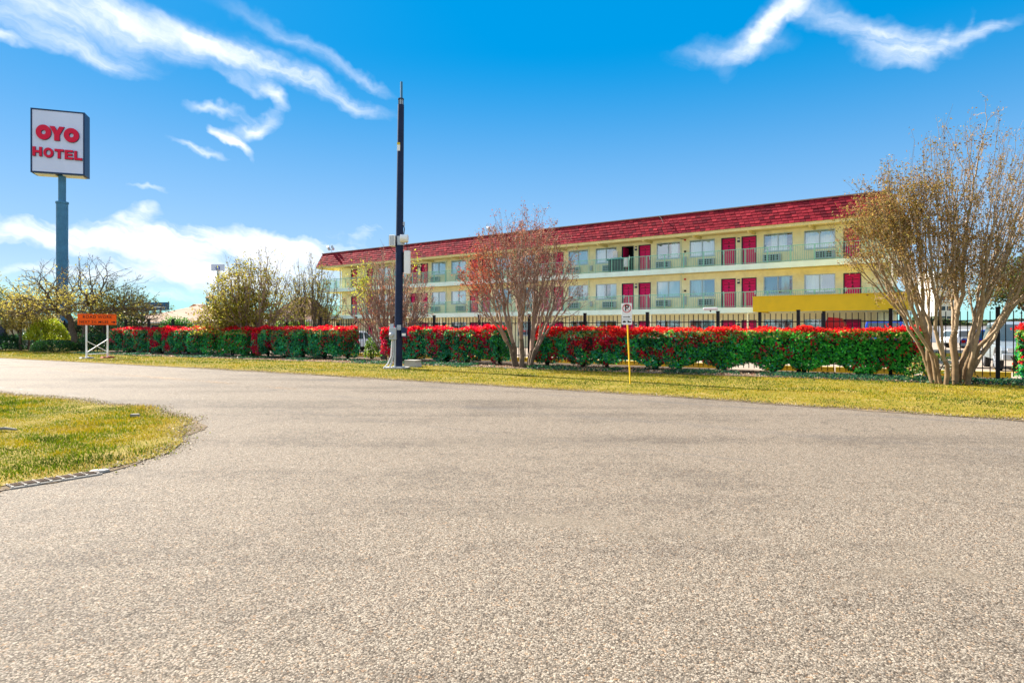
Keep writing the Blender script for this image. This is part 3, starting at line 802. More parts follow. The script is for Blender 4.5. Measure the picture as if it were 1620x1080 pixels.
# end slopes get shingles too
def end_shingles(sign):
    for c in range(NC):
        y = MY0 + inn * (c + .5) / NC
        while y < 12.6:
            tmp = MB(); cs = []; shingle(tmp, .315, ch * 1.06, 0, 0, shingle_cols(int(y * 100) + c), cs)
            M2 = Matrix.Translation((RX1 + .012 if sign > 0 else RX0 - .012, y, MZ0)) @ Matrix.Rotation(R(90) * sign, 4, 'Z') @ Matrix.Rotation(-tilt, 4, 'X') @ Matrix.Translation((0 if sign > 0 else -.3, 0, c * ch))
            rest.add([M2 @ Vector(v) for v in tmp.v], tmp.f); rc.extend(cs); y += SW
end_shingles(1); end_shingles(-1)
rest.c = rc
part('shingles', rest, TILEM, roofo, kind='stuff')
part('roof_wire', MB().tube([(-4.9, MY1 - .1, 9.78), (-4.6, MY0 + .2, 9.5), (-4.35, MY0 - .05, 9.1), (-4.5, MY0 - .1, 8.75), (-4.3, MY0 - .12, 8.3), (-3.5, -.1, 8.1)], .018, 5), BLACKP, roofo)

# floodlights on the roof edge
def floodlight(x):
    fo = part('floodlight', MB().tube([(0, 0, 0), (0, 0, .35)], .03, 6).bar((-.35, 0, .33), (.35, 0, .33), .05), GREYM, HOT, (x, MY1 - .02, MZ1 + .05))
    for sx, ra in ((-.33, .5), (.33, -.3)):
        part('lamp_head', MB().box(-.17, -.1, 0, .17, .1, .42).box(-.14, -.115, .04, .14, -.1, .38), GREYM, fo, (sx, -.02, .33), (R(28), ra, R(-40)), bevel=.02)
floodlight(-42.2); floodlight(-20.2)

# housekeeping cart on the top gallery
cart = thing('housekeeping_cart', 'housekeeping cart under a teal sheet parked by the open room on the top gallery', 'cart', HOT.matrix_basis @ Vector((-8.55, -.72, F[2])), math.atan2(-.5924, .8057))
part('cart_body', MB().box(-.65, -.28, .12, .55, .28, 1.0), pmat('dark_grey_canvas', (.05, .055, .07), .8, .2, 4), cart, bevel=.04)
part('cover_sheet', MB().prism([(-.8, .98), (-.62, 1.12), (.5, 1.16), (.68, 1.0), (.6, 1.04), (-.6, 1.03)], 'y', -.36, .36), pmat('teal_sheet', (.03, .22, .30), .8, .15, 3), cart)
part('towel_bag', MB().box(.58, -.2, .42, .92, .2, 1.1), CURT, cart, bevel=.06)
part('notice_board', MB().box(-.38, .0, 1.12, .0, .05, 1.72).box(-.3, -.01, 1.6, -.1, 0, 1.64), WHITE, cart)
part('paper_roll', MB().tube([(.3, 0, 1.14), (.3, 0, 1.27)], .07, 10), WHITE, cart)
part('bottle', MB().tube([(1.0, .0, .95), (1.0, 0, 1.2), (1.0, 0, 1.3)], [.045, .045, .015], 8), WHITE, cart)
for sx in (-.5, .4):
    for sy in (-.2, .2): part('caster', MB().tube([(sx, sy - .02, .06), (sx, sy + .02, .06)], .06, 10), RUB, cart)

# the mustard canopy in front of the office
Yc1 = 38.5; cx0 = gx(1191, Yc1); 
can = thing('entrance_canopy', 'flat mustard yellow entrance canopy in front of the motel office', 'canopy', (cx0, Yc1, 0), math.atan2(-.5924, .8057))
CL = 8.05
part('fascia', MB().box(0, 0, 2.62, CL, .08, 3.53).box(0, .08, 2.62, .08, 3.6, 3.53).box(CL - .08, .08, 2.62, CL, 3.6, 3.53), OLIVE, can)
part('ceiling_panel', MB().box(.09, .09, 2.72, CL - .09, 3.6, 2.8), SOFFIT, can)
part('roof_deck', MB().box(.09, .09, 3.35, CL - .09, 3.6, 3.4), GREYM, can)
part('edge_trim', MB().box(-.02, -.03, 3.531, CL + .02, 3.6, 3.57), OLIVE, can)
for x in (.35, 3.9, CL - .35):
    part('post', MB().box(x - .08, .15, 0, x + .08, .31, 2.719), IRON, can)
kio = thing('booth', 'red peaked booth standing under the mustard canopy near the office', 'booth', (gx(1320, 37), 37, 0), R(-36))
part('body', MB().box(-.5, -.4, 0, .5, .4, 1.75), RCAR, kio, bevel=.03)
part('hood', MB().prism([(-.56, 1.75), (-.25, 2.28), (.35, 2.22), (.58, 1.9), (.56, 1.75)], 'y', -.45, .45), RCAR, kio)
part('front_panel', MB().box(-.38, -.42, .5, .38, -.401, 1.5), WHITE, kio)

# ------------------------------------------------------------------ boundary fence
fen = thing('iron_fence', 'long black iron picket fence behind the red topped hedges', 'fence', (0, 0, 0))
pts = [(20.2 - 2.45 * k) for k in range(0, 13)]
xs = [15.2 + 2.42 * k for k in range(3, 0, -1)] + [15.2 - 2.40 * k for k in range(0, 10)]
fx = xs[:]
x = xs[-1]
while x > -52: 
    x -= 2.5 if x < -9 else 2.4
    fx.append(x)
post_me = m_(lambda b: (b.box(-.055, -.055, 0, .055, .055, 2.26), b.prism([(-.065, -.065), (.065, -.065), (.065, .065), (-.065, .065)], 'z', 2.261, 2.29)), IRON, 'post')
pick_me = m_(lambda b: b.box(-.013, -.013, .12, .013, .013, 2.16), IRON, 'picket')
P3 = [Vector((x, fence_y(x), 0)) for x in fx]
npick = 0; rest = MB()
for i, p in enumerate(P3):
    j = min(i, len(P3) - 2); d = P3[j + 1] - P3[j]; a = math.atan2(d.y, d.x)
    link('post', post_me, fen, p, (0, 0, a))
    if i < len(P3) - 1:
        L = d.length
        for zz in (.36, 1.86):
            part('rail', MB().box(.055, -.02, -.018, L - .055, .02, .018), IRON, fen, p + Vector((0, 0, zz)), (0, 0, a))
        n = 14
        for k in range(1, n + 1):
            q = p + d * (k / (n + 1)); h = 0
            if npick < 298: link('picket', pick_me, fen, q, (0, 0, a + random.uniform(-.05, .05))); npick += 1
            else: rest.box(q.x - .013, q.y - .013, .12, q.x + .013, q.y + .013, 2.16)
part('pickets', rest, IRON, fen, kind='stuff')
pl = thing('fence_lamp', 'small white flat lamp on top of a fence post above the hedge', 'lamp', (gx(1124, fence_y(7.85)), fence_y(7.85), 2.26))
part('lamp_plate', MB().box(-.26, -.10, .06, .26, .10, .17), WHITE, pl, rot=(0, 0, R(-30)), bevel=.02)
part('stem', MB().tube([(0, 0, 0), (0, 0, .06)], .03, 8), IRON, pl)

# yellow kerbs of the parking lot
kerb_me = m_(lambda b: b.box(0, -.09, .029, 2.35, .09, .22), YELLOWK, 'kerb')
for x0 in [15.9, 13.7, 11.7, 8.2, 6.2, 4.2, 2.2, 0.2, -1.8, -3.8, -5.8, -7.8]:
    o = struct('parking_kerb', kerb_me); o.location = (x0 - 2.0, fence_y(x0 - 2.0) + .75, 0); o.rotation_euler = (0, 0, math.atan2(-.662, 1))
o = struct('parking_kerb', m_(lambda b: b.box(0, -.1, .029, 26, .1, .22), YELLOWK, 'kerb')); o.location = (gx(1440, 36), 36, 0); o.rotation_euler = (0, 0, R(-6))
for k in range(9):
    x0 = -6 + k * 2.9; y0 = fence_y(x0) + 1.6
    strip('parking_line', [(x0, y0), (x0 + 1.6, y0 + 4.6)], .1, pmat('yellow_line_paint', (.6, .42, .06), .8) if k == 0 else bpy.data.materials['yellow_line_paint'], z=.034)

# ------------------------------------------------------------------ cars
def car(name, label, cat, loc, rotz, L, W, H, paint, kind='sedan', flap=False):
    t = thing(name, label, cat, loc, rotz)
    g0 = .28 if kind != 'truck' else .42; belt = H * .58; wr = .33 if kind == 'sedan' else .40
    wx = L * .31
    def arch(cx): return [(cx + (wr + .07) * math.cos(a), max(g0, wr + (wr + .07) * math.sin(a))) for a in np.linspace(math.pi, 0, 9)]
    prof = [(-L / 2, g0 + .12)] + [(-L / 2 + .06, g0)] + arch(-wx) + arch(wx) + [(L / 2 - .08, g0), (L / 2, g0 + .15), (L / 2 - .02, belt * .72), (L / 2 - .1, belt * .86)]
    if kind == 'sedan': prof += [(L * .22, belt), (-L * .33, belt), (-L / 2 + .05, belt * .95)]
    else: prof += [(L * .27, belt), (-L / 2 + .06, belt)]
    b = MB(); n = len(prof); vs = []
    for yy, ins in ((-W / 2, 0), (W / 2, 0)):
        for (x, z) in prof: vs.append((x, yy * (1 - .05 * max(0, (z - belt * .6) / belt)) * (1 - .06 * (abs(x) / (L / 2)) ** 6), z))
    b.add(vs, [tuple(range(n)), tuple(reversed(range(n, 2 * n)))] + [(i, i + n, (i + 1) % n + n, (i + 1) % n) for i in range(n)])
    part('body', b, paint, t, bevel=.035)
    if kind == 'sedan': cab = [(-L * .36, belt), (-L * .22, H - .04), (-.02 * L, H), (L * .06, H - .02), (L * .21, belt)]
    else: cab = [(-L * .47, belt), (-L * .42, H - .05), (-.02 * L, H), (L * .09, H - .03), (L * .25, belt)]
    c = MB(); n = len(cab); vs = []
    for sgn in (-1, 1):
        for (x, z) in cab: vs.append((x, sgn * W / 2 * (.93 - .17 * (z - belt) / (H - belt)), z))
    c.add(vs, [tuple(range(n)), tuple(reversed(range(n, 2 * n)))] + [(i, i + n, (i + 1) % n + n, (i + 1) % n) for i in range(n)])
    part('cabin', c, paint, t, bevel=.03)
    # glass, proud of the cabin
    def on(x, z, s): return (x, s * (W / 2 * (.93 - .17 * (z - belt) / (H - belt)) + .012), z)
    zt = H - .12; zb = belt + .05
    def xat(z, front):
        if front: (x0, z0), (x1, z1) = cab[-1], cab[-2]
        else: (x0, z0), (x1, z1) = cab[0], cab[1]
        return x0 + (x1 - x0) * (z - z0) / (z1 - z0)
    for s in (-1, 1):
        for (xa, xb) in ((None, -.02 * L), (0.01 * L, None)):
            lo = xat(zb, False) + .12 if xa is None else xa; lot = xat(zt, False) + .1 if xa is None else xa
            hi = xat(zb, True) - .14 if xb is None else xb; hit = xat(zt, True) - .08 if xb is None else xb
            part('side_window', MB().add([on(lo, zb, s), on(hi, zb, s), on(hit, zt, s), on(lot, zt, s)], [(0, 1, 2, 3)]), CARGLASS, t)
    for front in (True, False):
        e = .02 if front else -.02; k = .86
        ys = lambda z: W / 2 * (.93 - .17 * (z - belt) / (H - belt)) * k
        part('windscreen' if front else 'rear_window', MB().add([(xat(zb, front) + e, -ys(zb), zb), (xat(zb, front) + e, ys(zb), zb), (xat(zt, front) + e, ys(zt), zt), (xat(zt, front) + e, -ys(zt), zt)], [(0, 1, 2, 3)]), CARGLASS, t)
    for s in (-1, 1):
        for cx in (-wx, wx):
            w = part('wheel', MB().tube([(0, -.11, 0), (0, -.09, 0), (0, .09, 0), (0, .11, 0)], [wr - .05, wr, wr, wr - .05], 20), RUB, t, (cx, s * (W / 2 - .13), wr))
            part('rim', MB().tube([(0, s * .112, 0), (0, s * .125, 0)], [wr * .66, wr * .6], 14), RIM, w)
            for q in range(5):
                a = q * 1.2566
                part('spoke', MB().bar((0, s * .13, 0), (math.cos(a) * wr * .6, s * .13, math.sin(a) * wr * .6), .05, .02), GREYM, w)
            if flap and cx > 0: part('mudflap', MB().box(cx - .62, s * (W / 2 - .32), .12, cx - .58, s * (W / 2 - .02), .55), RUB, t)
        part('headlight', MB().box(L / 2 - .12, s * (W / 2 - .40) - .14, belt * .66, L / 2 - .005, s * (W / 2 - .40) + .16, belt * .80), LAMPL, t)
        part('tail_light', MB().box(-L / 2 - .01, s * (W / 2 - .28) - .12, belt * .62, -L / 2 + .1, s * (W / 2 - .28) + .14, belt * .86), TAIL, t)
        part('wing_mirror', MB().box(L * .17, s * (W / 2 + .02) - .1, belt + .02, L * .19 + .06, s * (W / 2 + .02) + .1, belt + .2), paint, t)
    part('front_bumper', MB().box(L / 2 - .1, -W / 2 * .9, g0 + .02, L / 2 + .05, W / 2 * .9, g0 + .24), GREYM, t, bevel=.03)
    part('rear_bumper', MB().box(-L / 2 - .05, -W / 2 * .9, g0 + .02, -L / 2 + .1, W / 2 * .9, g0 + .24), GREYM, t, bevel=.03)
    part('grille', MB().box(L / 2 - .06, -W * .22, belt * .55, L / 2 + .01, W * .22, belt * .8), BLACKP, t)
    return t
car('parked_suv', 'silver sport utility vehicle facing the fence at the right edge beyond the crape myrtle', 'car', (19.75, 24.6, .03), R(240), 4.9, 1.95, 1.86, SUVP, 'truck', True)
car('parked_sedan', 'white sedan parked across the lot beyond the gap in the iron fence', 'car', (-11.0, 44.5, .03), R(60), 4.6, 1.8, 1.42, WCAR)
car('parked_sedan', 'red sedan parked by the ground floor rooms behind the middle hedge', 'car', (-5.5, 52.0, .03), R(55), 4.6, 1.8, 1.44, RCAR)
car('parked_van', 'blue van parked under the right end of the mustard canopy', 'van', (gx(1408, 31.5), 31.5, .03), R(52), 4.8, 1.9, 1.98, BCAR, 'truck')
car('parked_sedan', 'blue sedan with red tail lamps across the lot behind the large crape myrtle', 'car', (gx(1572, 46), 46, .03), R(20), 4.5, 1.8, 1.5, BCAR)
car('parked_sedan', 'white hatchback parked far across the lot between the myrtle stems', 'car', (gx(1535, 52), 52, .03), R(10), 4.3, 1.75, 1.5, WCAR, 'truck')

# ------------------------------------------------------------------ plants
def quads_mesh(name, C, U, V, cols, mat):
    """leaf-shaped folded quads: centre C, half-length vector U, half-width vector V"""
    n = len(C); N = np.cross(U, V); N /= (np.linalg.norm(N, axis=1, keepdims=True) + 1e-9)
    fold = np.linalg.norm(V, axis=1, keepdims=True) * .35
    v = np.zeros((n, 4, 3), np.float32)
    v[:, 0] = C - U; v[:, 1] = C + V + N * fold; v[:, 2] = C + U; v[:, 3] = C - V + N * fold
    me = bpy.data.meshes.new(name); me.vertices.add(n * 4); me.vertices.foreach_set('co', v.ravel())
    idx = (np.arange(n)[:, None] * 4 + np.array([0, 1, 2, 0, 2, 3])[None]).astype(np.int32).ravel()
    me.loops.add(n * 6); me.loops.foreach_set('vertex_index', idx)
    me.polygons.add(n * 2); me.polygons.foreach_set('loop_start', np.arange(0, n * 6, 3, dtype=np.int32)); me.polygons.foreach_set('loop_total', np.full(n * 2, 3, np.int32))
    me.update(); at = me.color_attributes.new('Col', 'FLOAT_COLOR', 'POINT')
    c = np.ones((n, 4, 4), np.float32); c[:, :, :3] = cols[:, None, :]
    at.data.foreach_set('color', c.ravel()); me.materials.append(mat); return me
def rand_dirs(n, bias=(0, 0, 0), k=1.0, rng=RNG):
    d = rng.normal(0, 1, (n, 3)) + np.array(bias) * k; return d / (np.linalg.norm(d, axis=1, keepdims=True) + 1e-9)
def perp(U, rng=RNG):
    r = rng.normal(0, 1, U.shape); V = np.cross(U, r); return V / (np.linalg.norm(V, axis=1, keepdims=True) + 1e-9)
def pick(pal, w, n, rng=RNG):
    w = np.array(w, float); w /= w.sum(); i = rng.choice(len(pal), n, p=w); c = np.array(pal)[i] * rng.uniform(.7, 1.3, (n, 1)); return c

def grow_tree(name, label, base, stems, tips, rtip, bark, seed, leaf=None, expo=.58, stem_h=0, twig=None, group=None, cat='tree', trunk_h=0.0, crown_name='branches', spread=.25):
    """vase-shaped tree: every branch heads for its own share of tip points and forks on the way"""
    rng = np.random.default_rng(seed); rn = random.Random(seed)
    t = thing(name, label, cat, (base[0], base[1], 0), 0, group)
    T = np.asarray(tips, float)            # local coordinates
    trunkmb = MB(); br = MB()
    ends = []
    def curve(p, q, d, r0, r1, wob):
        L = (q - p).length; k = 3 if L > .5 else 2
        pts_ = [p]; 
        for i in range(1, k + 1):
            u = i / k; c = p.lerp(q, u) + d * L * .28 * (u * (1 - u)) * 2
            if i < k: c = c + Vector([rn.uniform(-1, 1) for _ in range(3)]) * wob * L
            pts_.append(c)
        rs = [r0 + (r1 - r0) * i / k for i in range(k + 1)]
        return pts_, rs
    stack = []
    if trunk_h > 0:
        n = len(T); q = Vector((0, 0, trunk_h)); pts_, rs = curve(Vector((0, 0, -.05)), q, Vector((0, 0, 1)), rtip * n ** expo * 1.25, rtip * n ** expo, .04)
        trunkmb.tube(pts_, rs, 10); groups = [(q, Vector((0, 0, 1)), T, 0)]
    else:
        # k-means on directions gives each stem its share
        A = T[:, :2] / (np.abs(T[:, 2:3]) + 1.0); cen = A[rng.choice(len(A), stems, replace=False)]
        for _ in range(8):
            lab = np.argmin(((A[:, None] - cen[None]) ** 2).sum(2), 1)
            for k in range(stems):
                if (lab == k).any(): cen[k] = A[lab == k].mean(0)
        groups = []
        for k in range(stems):
            TT = T[lab == k]
            if len(TT) == 0: continue
            c = TT.mean(0); b = Vector((c[0], c[1], 0)); b = b.normalized() * min(spread, b.length) if b.length > 0 else b
            b += Vector((rn.uniform(-.06, .06), rn.uniform(-.06, .06), -.05))
            groups.append((b, Vector((0, 0, 1)), TT, 0))
    stack = list(groups)
    while stack:
        p, d, TT, lev = stack.pop()
        n = len(TT); c = Vector(TT.mean(0)); r0 = rtip * n ** expo
        if n == 1:
            q = Vector(TT[0]); L = (q - p).length
            pts_, rs = curve(p, q, d, rtip * 1.1, rtip * .55, .06); br.tube(pts_, rs, 3, cap=False); ends.append((pts_[-2], pts_[-1]))
            for _ in range(3):
                u = rn.uniform(.2, .85); a = p.lerp(q, u); dd = (q - p).normalized() + Vector([rn.uniform(-.8, .8) for _ in range(3)]) + Vector((0, 0, .25))
                e = a + dd.normalized() * L * rn.uniform(.25, .5); br.tube([a, e], [rtip * .7, rtip * .4], 3, cap=False); ends.append((a, e))
            continue
        to = c - p; L = to.length
        fr = rn.uniform(.30, .42) if n > 8 else rn.uniform(.35, .55)
        if lev == 0 and trunk_h == 0: fr = rn.uniform(.16, .34)
        dirn = (to.normalized() * .85 + d * .22).normalized()
        q = p + dirn * L * fr
        if lev == 0 and stem_h: q = p + Vector((rn.uniform(-.12, .12) + (to.x > 0) * .1 - .05, rn.uniform(-.1, .1), stem_h * rn.uniform(.85, 1.15)))
        pts_, rs = curve(p, q, d, r0 * (1.18 if lev == 0 else 1.04), r0, .05)
        ns = 8 if r0 > .05 else (5 if r0 > .018 else 4 if r0 > .01 else 3)
        (trunkmb if (lev == 0 and trunk_h == 0) else br).tube(pts_, rs, ns, cap=False)
        D = TT - np.array(q); D = D / (np.linalg.norm(D, axis=1, keepdims=True) + 1e-9); D0 = D - D.mean(0)
        try: ax = np.linalg.svd(D0, full_matrices=False)[2][0]
        except Exception: ax = rng.normal(0, 1, 3)
        pr = D0 @ ax; th = np.quantile(pr, rng.uniform(.32, .68)); m = pr <= th
        if m.all() or not m.any(): m = np.zeros(n, bool); m[:n // 2] = True; m = m[np.argsort(rng.random(n))]
        dd = (pts_[-1] - pts_[-2]).normalized()
        stack.append((q, dd, TT[m], lev + 1)); stack.append((q, dd, TT[~m], lev + 1))
    part('trunk', trunkmb, bark, t, smooth=True)
    me = br.mesh('branches', twig or bark, smooth=True, fix=False)
    link('branches', me, t)
    if leaf:
        for lf in leaf:
            E = np.array([list(b) for a, b in ends]); A_ = np.array([list(a) for a, b in ends])
            wt = lf['where'](E) if 'where' in lf else np.ones(len(E)); wt = wt / wt.sum()
            i = rng.choice(len(E), lf['n'], p=wt); u = rng.uniform(-.2, 1.1, (lf['n'], 1))
            C = A_[i] + (E[i] - A_[i]) * u + rng.normal(0, lf.get('jit', .05), (lf['n'], 3))
            U = rand_dirs(lf['n'], lf.get('bias', (0, 0, .3)), 1, rng); V = perp(U, rng)
            s = rng.uniform(.6, 1.3, (lf['n'], 1)) * lf['size']
            link('foliage', quads_mesh('foliage', C, U * s, V * s * lf.get('asp', .5), pick(lf['pal'], lf['w'], lf['n'], rng), lf.get('mat', DRYLEAF)), t)
    return t

def dome_tips(n, rx, ry, zlo, ztop, seed, shell=.55, rim=.35, cx=0, cy=0, power=1.0):
    """tips in the shell of a dome: rim height zlo, top ztop"""
    r = np.random.default_rng(seed); out = []
    while len(out) < n:
        v = r.normal(0, 1, 3); v /= np.linalg.norm(v); v[2] = abs(v[2]) * 1.0
        if v[2] < -.1: continue
        k = r.uniform(shell, 1) ** power * (1 + .10 * math.sin(5 * math.atan2(v[1], v[0]) + seed) + r.normal(0, .035))
        out.append((cx + v[0] * rx * k, cy + v[1] * ry * k, zlo + v[2] * (ztop - zlo) * k + r.normal(0, .05)))
    return np.array(out)

# the two big crape myrtles and the smaller ones along the hedge
tips = np.vstack([dome_tips(1250, 3.25, 2.2, 2.9, 7.9, 2, .22, cx=.75), dome_tips(260, 1.5, 1.4, 3.4, 6.4, 5, .4, cx=-1.9), dome_tips(200, 2.6, 1.6, 2.2, 3.6, 6, .5, cx=.2)])
tips = np.vstack([tips, dome_tips(60, 1.2, 1.0, 4.3, 5.9, 15, .3, cx=-2.4), dome_tips(110, 1.5, 1.3, 4.5, 7.3, 16, .3, cx=3.0), dome_tips(260, 1.9, 1.4, 4.2, 7.1, 17, .25, cx=-1.0)])
TANPAL = [(.26, .155, .05), (.34, .22, .08), (.20, .12, .035), (.18, .16, .03), (.17, .08, .03)]
grow_tree('crape_myrtle', 'large multi stemmed crape myrtle with sparse tan leaves at the right end of the hedge', (12.70, 18.3), 13, tips, .0062, BARK_TAN, 21,
    leaf=[dict(n=20000, size=.038, pal=TANPAL, w=[3, 2, 3, 2, 1], asp=.42, jit=.07),
          dict(n=9000, size=.040, pal=[(.26, .17, .04), (.32, .21, .06), (.18, .15, .03), (.20, .09, .03)], w=[3, 2, 2, 1], asp=.42, jit=.10, where=lambda E: np.exp(-((E[:, 0] + 1.9) / 1.5) ** 2) * np.exp(-((E[:, 2] - 5.2) / 1.7) ** 2) + .03)],
    spread=.42, expo=.445, twig=TWIG_TAN, group='crape myrtles along the hedge')
tips = dome_tips(1200, 2.8, 2.0, 2.6, 6.6, 3, .3)
tips = np.vstack([tips, dome_tips(160, 2.4, 1.8, 1.8, 3.0, 13, .5)])
grow_tree('crape_myrtle', 'crape myrtle with rust red leaves rising between the middle and right hedges', (.45, 26.1), 9, tips, .0078, BARK_GREY, 22,
    leaf=[dict(n=9500, size=.040, pal=[(.24, .06, .04), (.28, .12, .065), (.18, .05, .04), (.30, .19, .12)], w=[3, 3, 2, 2], asp=.4, jit=.07, where=lambda E: np.clip((E[:, 2] - 2.6), .05, 3) ** 1.5),
          dict(n=2600, size=.045, pal=[(.30, .05, .03), (.32, .11, .04)], w=[3, 2], asp=.45, jit=.12, where=lambda E: np.exp(-((E[:, 0] + 2.0) / .6) ** 2) * np.exp(-((E[:, 2] - 4.0) / .8) ** 2) + .002)],
    spread=.3, expo=.45, twig=TWIG_PINK, group='crape myrtles along the hedge')
tips = np.vstack([dome_tips(1000, 2.6, 1.6, 2.2, 6.0, 4, .25), dome_tips(200, 2.4, 1.5, 1.6, 2.8, 44, .4)])
grow_tree('crape_myrtle', 'sparse pinkish crape myrtle behind the dark utility pole with a few yellow green sprigs', (-6.3, 33.0), 9, tips, .0095, BARK_GREY, 23,
    leaf=[dict(n=2600, size=.055, pal=[(.40, .14, .07), (.38, .22, .12)], w=[2, 2], asp=.4),
          dict(n=900, size=.055, pal=[(.34, .38, .03), (.42, .40, .05)], w=[2, 2], jit=.15, where=lambda E: np.exp(-((E[:, 0] + 1.6) / .35) ** 2) * np.exp(-((E[:, 2] - 4.3) / .9) ** 2) + np.exp(-((E[:, 0] - 1.35) / .3) ** 2) * np.exp(-((E[:, 2] - 5.4) / .5) ** 2) + 1e-4)],
    spread=.45, expo=.45, twig=TWIG_PINK, group='crape myrtles along the hedge')
tips = np.vstack([dome_tips(800, 3.0, 2.1, 2.0, 6.4, 7, .3, cx=.3), dome_tips(420, 2.1, 1.6, 1.3, 4.9, 8, .2, cx=-1.5)])
OLV = [(.21, .20, .02), (.30, .26, .03), (.10, .105, .015), (.27, .215, .04), (.17, .12, .035)]
grow_tree('crape_myrtle', 'bushy olive leaved crape myrtle above the left hedges', (-15.4, 37.3), 9, tips, .0105, BARK_GREY, 24,
    leaf=[dict(n=15000, size=.066, pal=OLV, w=[3, 3, 2, 2, 1], asp=.5, jit=.13, mat=LEAF, where=lambda E: np.exp(-np.clip(E[:, 0] - .2, 0, 9) / 1.1) * np.exp(-np.clip(E[:, 2] - 5.0, 0, 9) / .8) + .03),
          dict(n=3000, size=.055, pal=OLV, w=[2, 2, 2, 1, 2], asp=.45, jit=.1)],
    spread=.45, expo=.45, twig=TWIG_PINK, group='crape myrtles along the hedge')
tips = dome_tips(600, 2.4, 1.7, 2.1, 6.6, 9, .3)
grow_tree('bare_tree', 'thin nearly bare grey tree between the olive myrtle and the motel', (-13.6, 43.0), 5, tips, .012, BARK_GREY, 25,
    leaf=[dict(n=5000, size=.06, pal=OLV, w=[2, 2, 1, 3, 3], asp=.45, jit=.1)], spread=.3, expo=.45)
# far left bare tree with two dark trunks
tips = np.vstack([dome_tips(1200, 5.4, 3.4, 2.4, 6.9, 31, .3, cx=-.2), dome_tips(500, 3.9, 2.6, 2.4, 4.8, 32, .35, cx=2.9), dome_tips(400, 3.6, 2.6, 2.3, 4.9, 33, .4, cx=-2.7)])
grow_tree('spreading_tree', 'wide spreading nearly bare tree with two dark trunks beside the orange sign', (-31.0, 45.2), 2, tips, .0115, BARK_DARK, 26,
    leaf=[dict(n=5500, size=.085, pal=[(.42, .36, .06), (.36, .28, .06), (.30, .26, .05)], w=[2, 2, 1], asp=.5, jit=.12, where=lambda E: np.exp(-((E[:, 2] - 3.8) / 1.1) ** 2) + .05)], spread=.42, expo=.40, stem_h=1.9, twig=BARK_GREY)
tips = dome_tips(520, 2.9, 2.0, 2.2, 5.6, 35, .3)
grow_tree('bare_tree', 'small bare dark tree in front of the tan roofed building', (gx(209, 58), 58.0), 3, tips, .015, BARK_DARK, 27, spread=.2, expo=.40, twig=BARK_GREY)
tips = dome_tips(240, 2.4, 1.8, 1.6, 5.0, 36, .3)
grow_tree('yellowing_tree', 'slender tree with tan yellow leaves left of the dark spreading trunks', (gx(42, 47), 47.0), 4, tips, .009, BARK_DARK, 28,
    leaf=[dict(n=3800, size=.075, pal=[(.44, .34, .08), (.34, .26, .06), (.26, .24, .05), (.5, .4, .16)], w=[2, 2, 2, 1], jit=.14)], spread=.4, expo=.5)
tips = dome_tips(240, 2.6, 1.8, 2.4, 6.2, 37, .2)
grow_tree('yellowing_tree', 'leafy tan and green tree cut by the left edge of the picture', (gx(-28, 48), 48.0), 3, tips, .009, BARK_DARK, 29,
    leaf=[dict(n=8000, size=.08, pal=[(.36, .26, .06), (.16, .17, .03), (.26, .24, .05)], w=[2, 2, 2], jit=.2)], spread=.3, expo=.5)
tips = dome_tips(300, 3.6, 2.4, 3.0, 6.6, 38, .2)
grow_tree('evergreen_tree', 'dark green leafy tree cut by the right edge of the picture', (gx(1655, 33), 33.0), 2, tips, .010, BARK_DARK, 30,
    leaf=[dict(n=17000, size=.075, pal=[(.05, .085, .02), (.10, .12, .02), (.24, .21, .05), (.03, .05, .015)], w=[3, 3, 1, 2], jit=.25, mat=LEAF)], spread=.2, expo=.5)

def bush(name, label, loc, rx, ry, h, pal, w, n, size, cat='bush', seed=1, z0=.1, group=None, box=False, stems=5):
    rng = np.random.default_rng(seed); t = thing(name, label, cat, (loc[0], loc[1], 0), 0, group)
    v = rng.normal(0, 1, (n, 3)); v /= np.linalg.norm(v, axis=1, keepdims=True); v[:, 2] = np.abs(v[:, 2])
    if box:
        q = (np.abs(v) ** 4).sum(1, keepdims=True) ** .25; v = v / q
    k = rng.uniform(.55, 1.0, (n, 1)) ** .5
    lump = 1 + .16 * vnoise(v[:, 0] * 3 + v[:, 2] * 2, v[:, 1] * 3 - v[:, 2], 1.2, seed)[:, None]
    if box: lump = 1 + (lump - 1) * .35
    C = v * k * lump * np.array([rx, ry, h - z0]) + np.array([0, 0, z0])
    U = rand_dirs(n, (0, 0, .4), 1, rng); V = perp(U, rng); s = rng.uniform(.6, 1.3, (n, 1)) * size
    link('foliage', quads_mesh('foliage', C, U * s, V * s * .5, pick(pal, w, n, rng), LEAF), t)
    mb = MB()
    for k in range(stems):
        a = k * 2.4; mb.tube([(math.cos(a) * rx * .1, math.sin(a) * ry * .1, -.02), (math.cos(a) * rx * .35, math.sin(a) * ry * .35, h * .45), (math.cos(a) * rx * .6, math.sin(a) * ry * .6, h * .8)], [.03, .02, .01], 5, cap=False)
    part('stems', mb, STEM_DARK, t)
    return t
GRN = [(.03, .10, .02), (.06, .17, .02), (.02, .06, .02), (.02, .08, .05)]
bush('clipped_bush', 'low clipped dark green bush left of the two dark trunks', (gx(86, 42.5), 42.5), 1.35, .8, .82, GRN, [3, 2, 3, 2], 6000, .045, seed=2, box=True)
bush('shrub', 'bright yellow green shrub behind the low clipped bush', (gx(76, 46.5), 46.5), 1.6, 1.0, 2.35, [(.30, .36, .02), (.40, .42, .03), (.18, .26, .02)], [3, 2, 2], 5200, .06, seed=3, z0=.8)
bush('shrub', 'dark shrub to the left of the yellow green shrub near the pale shed', (gx(38, 48.5), 48.5), 1.7, .9, 1.3, GRN, [2, 1, 3, 3], 3000, .06, seed=4)
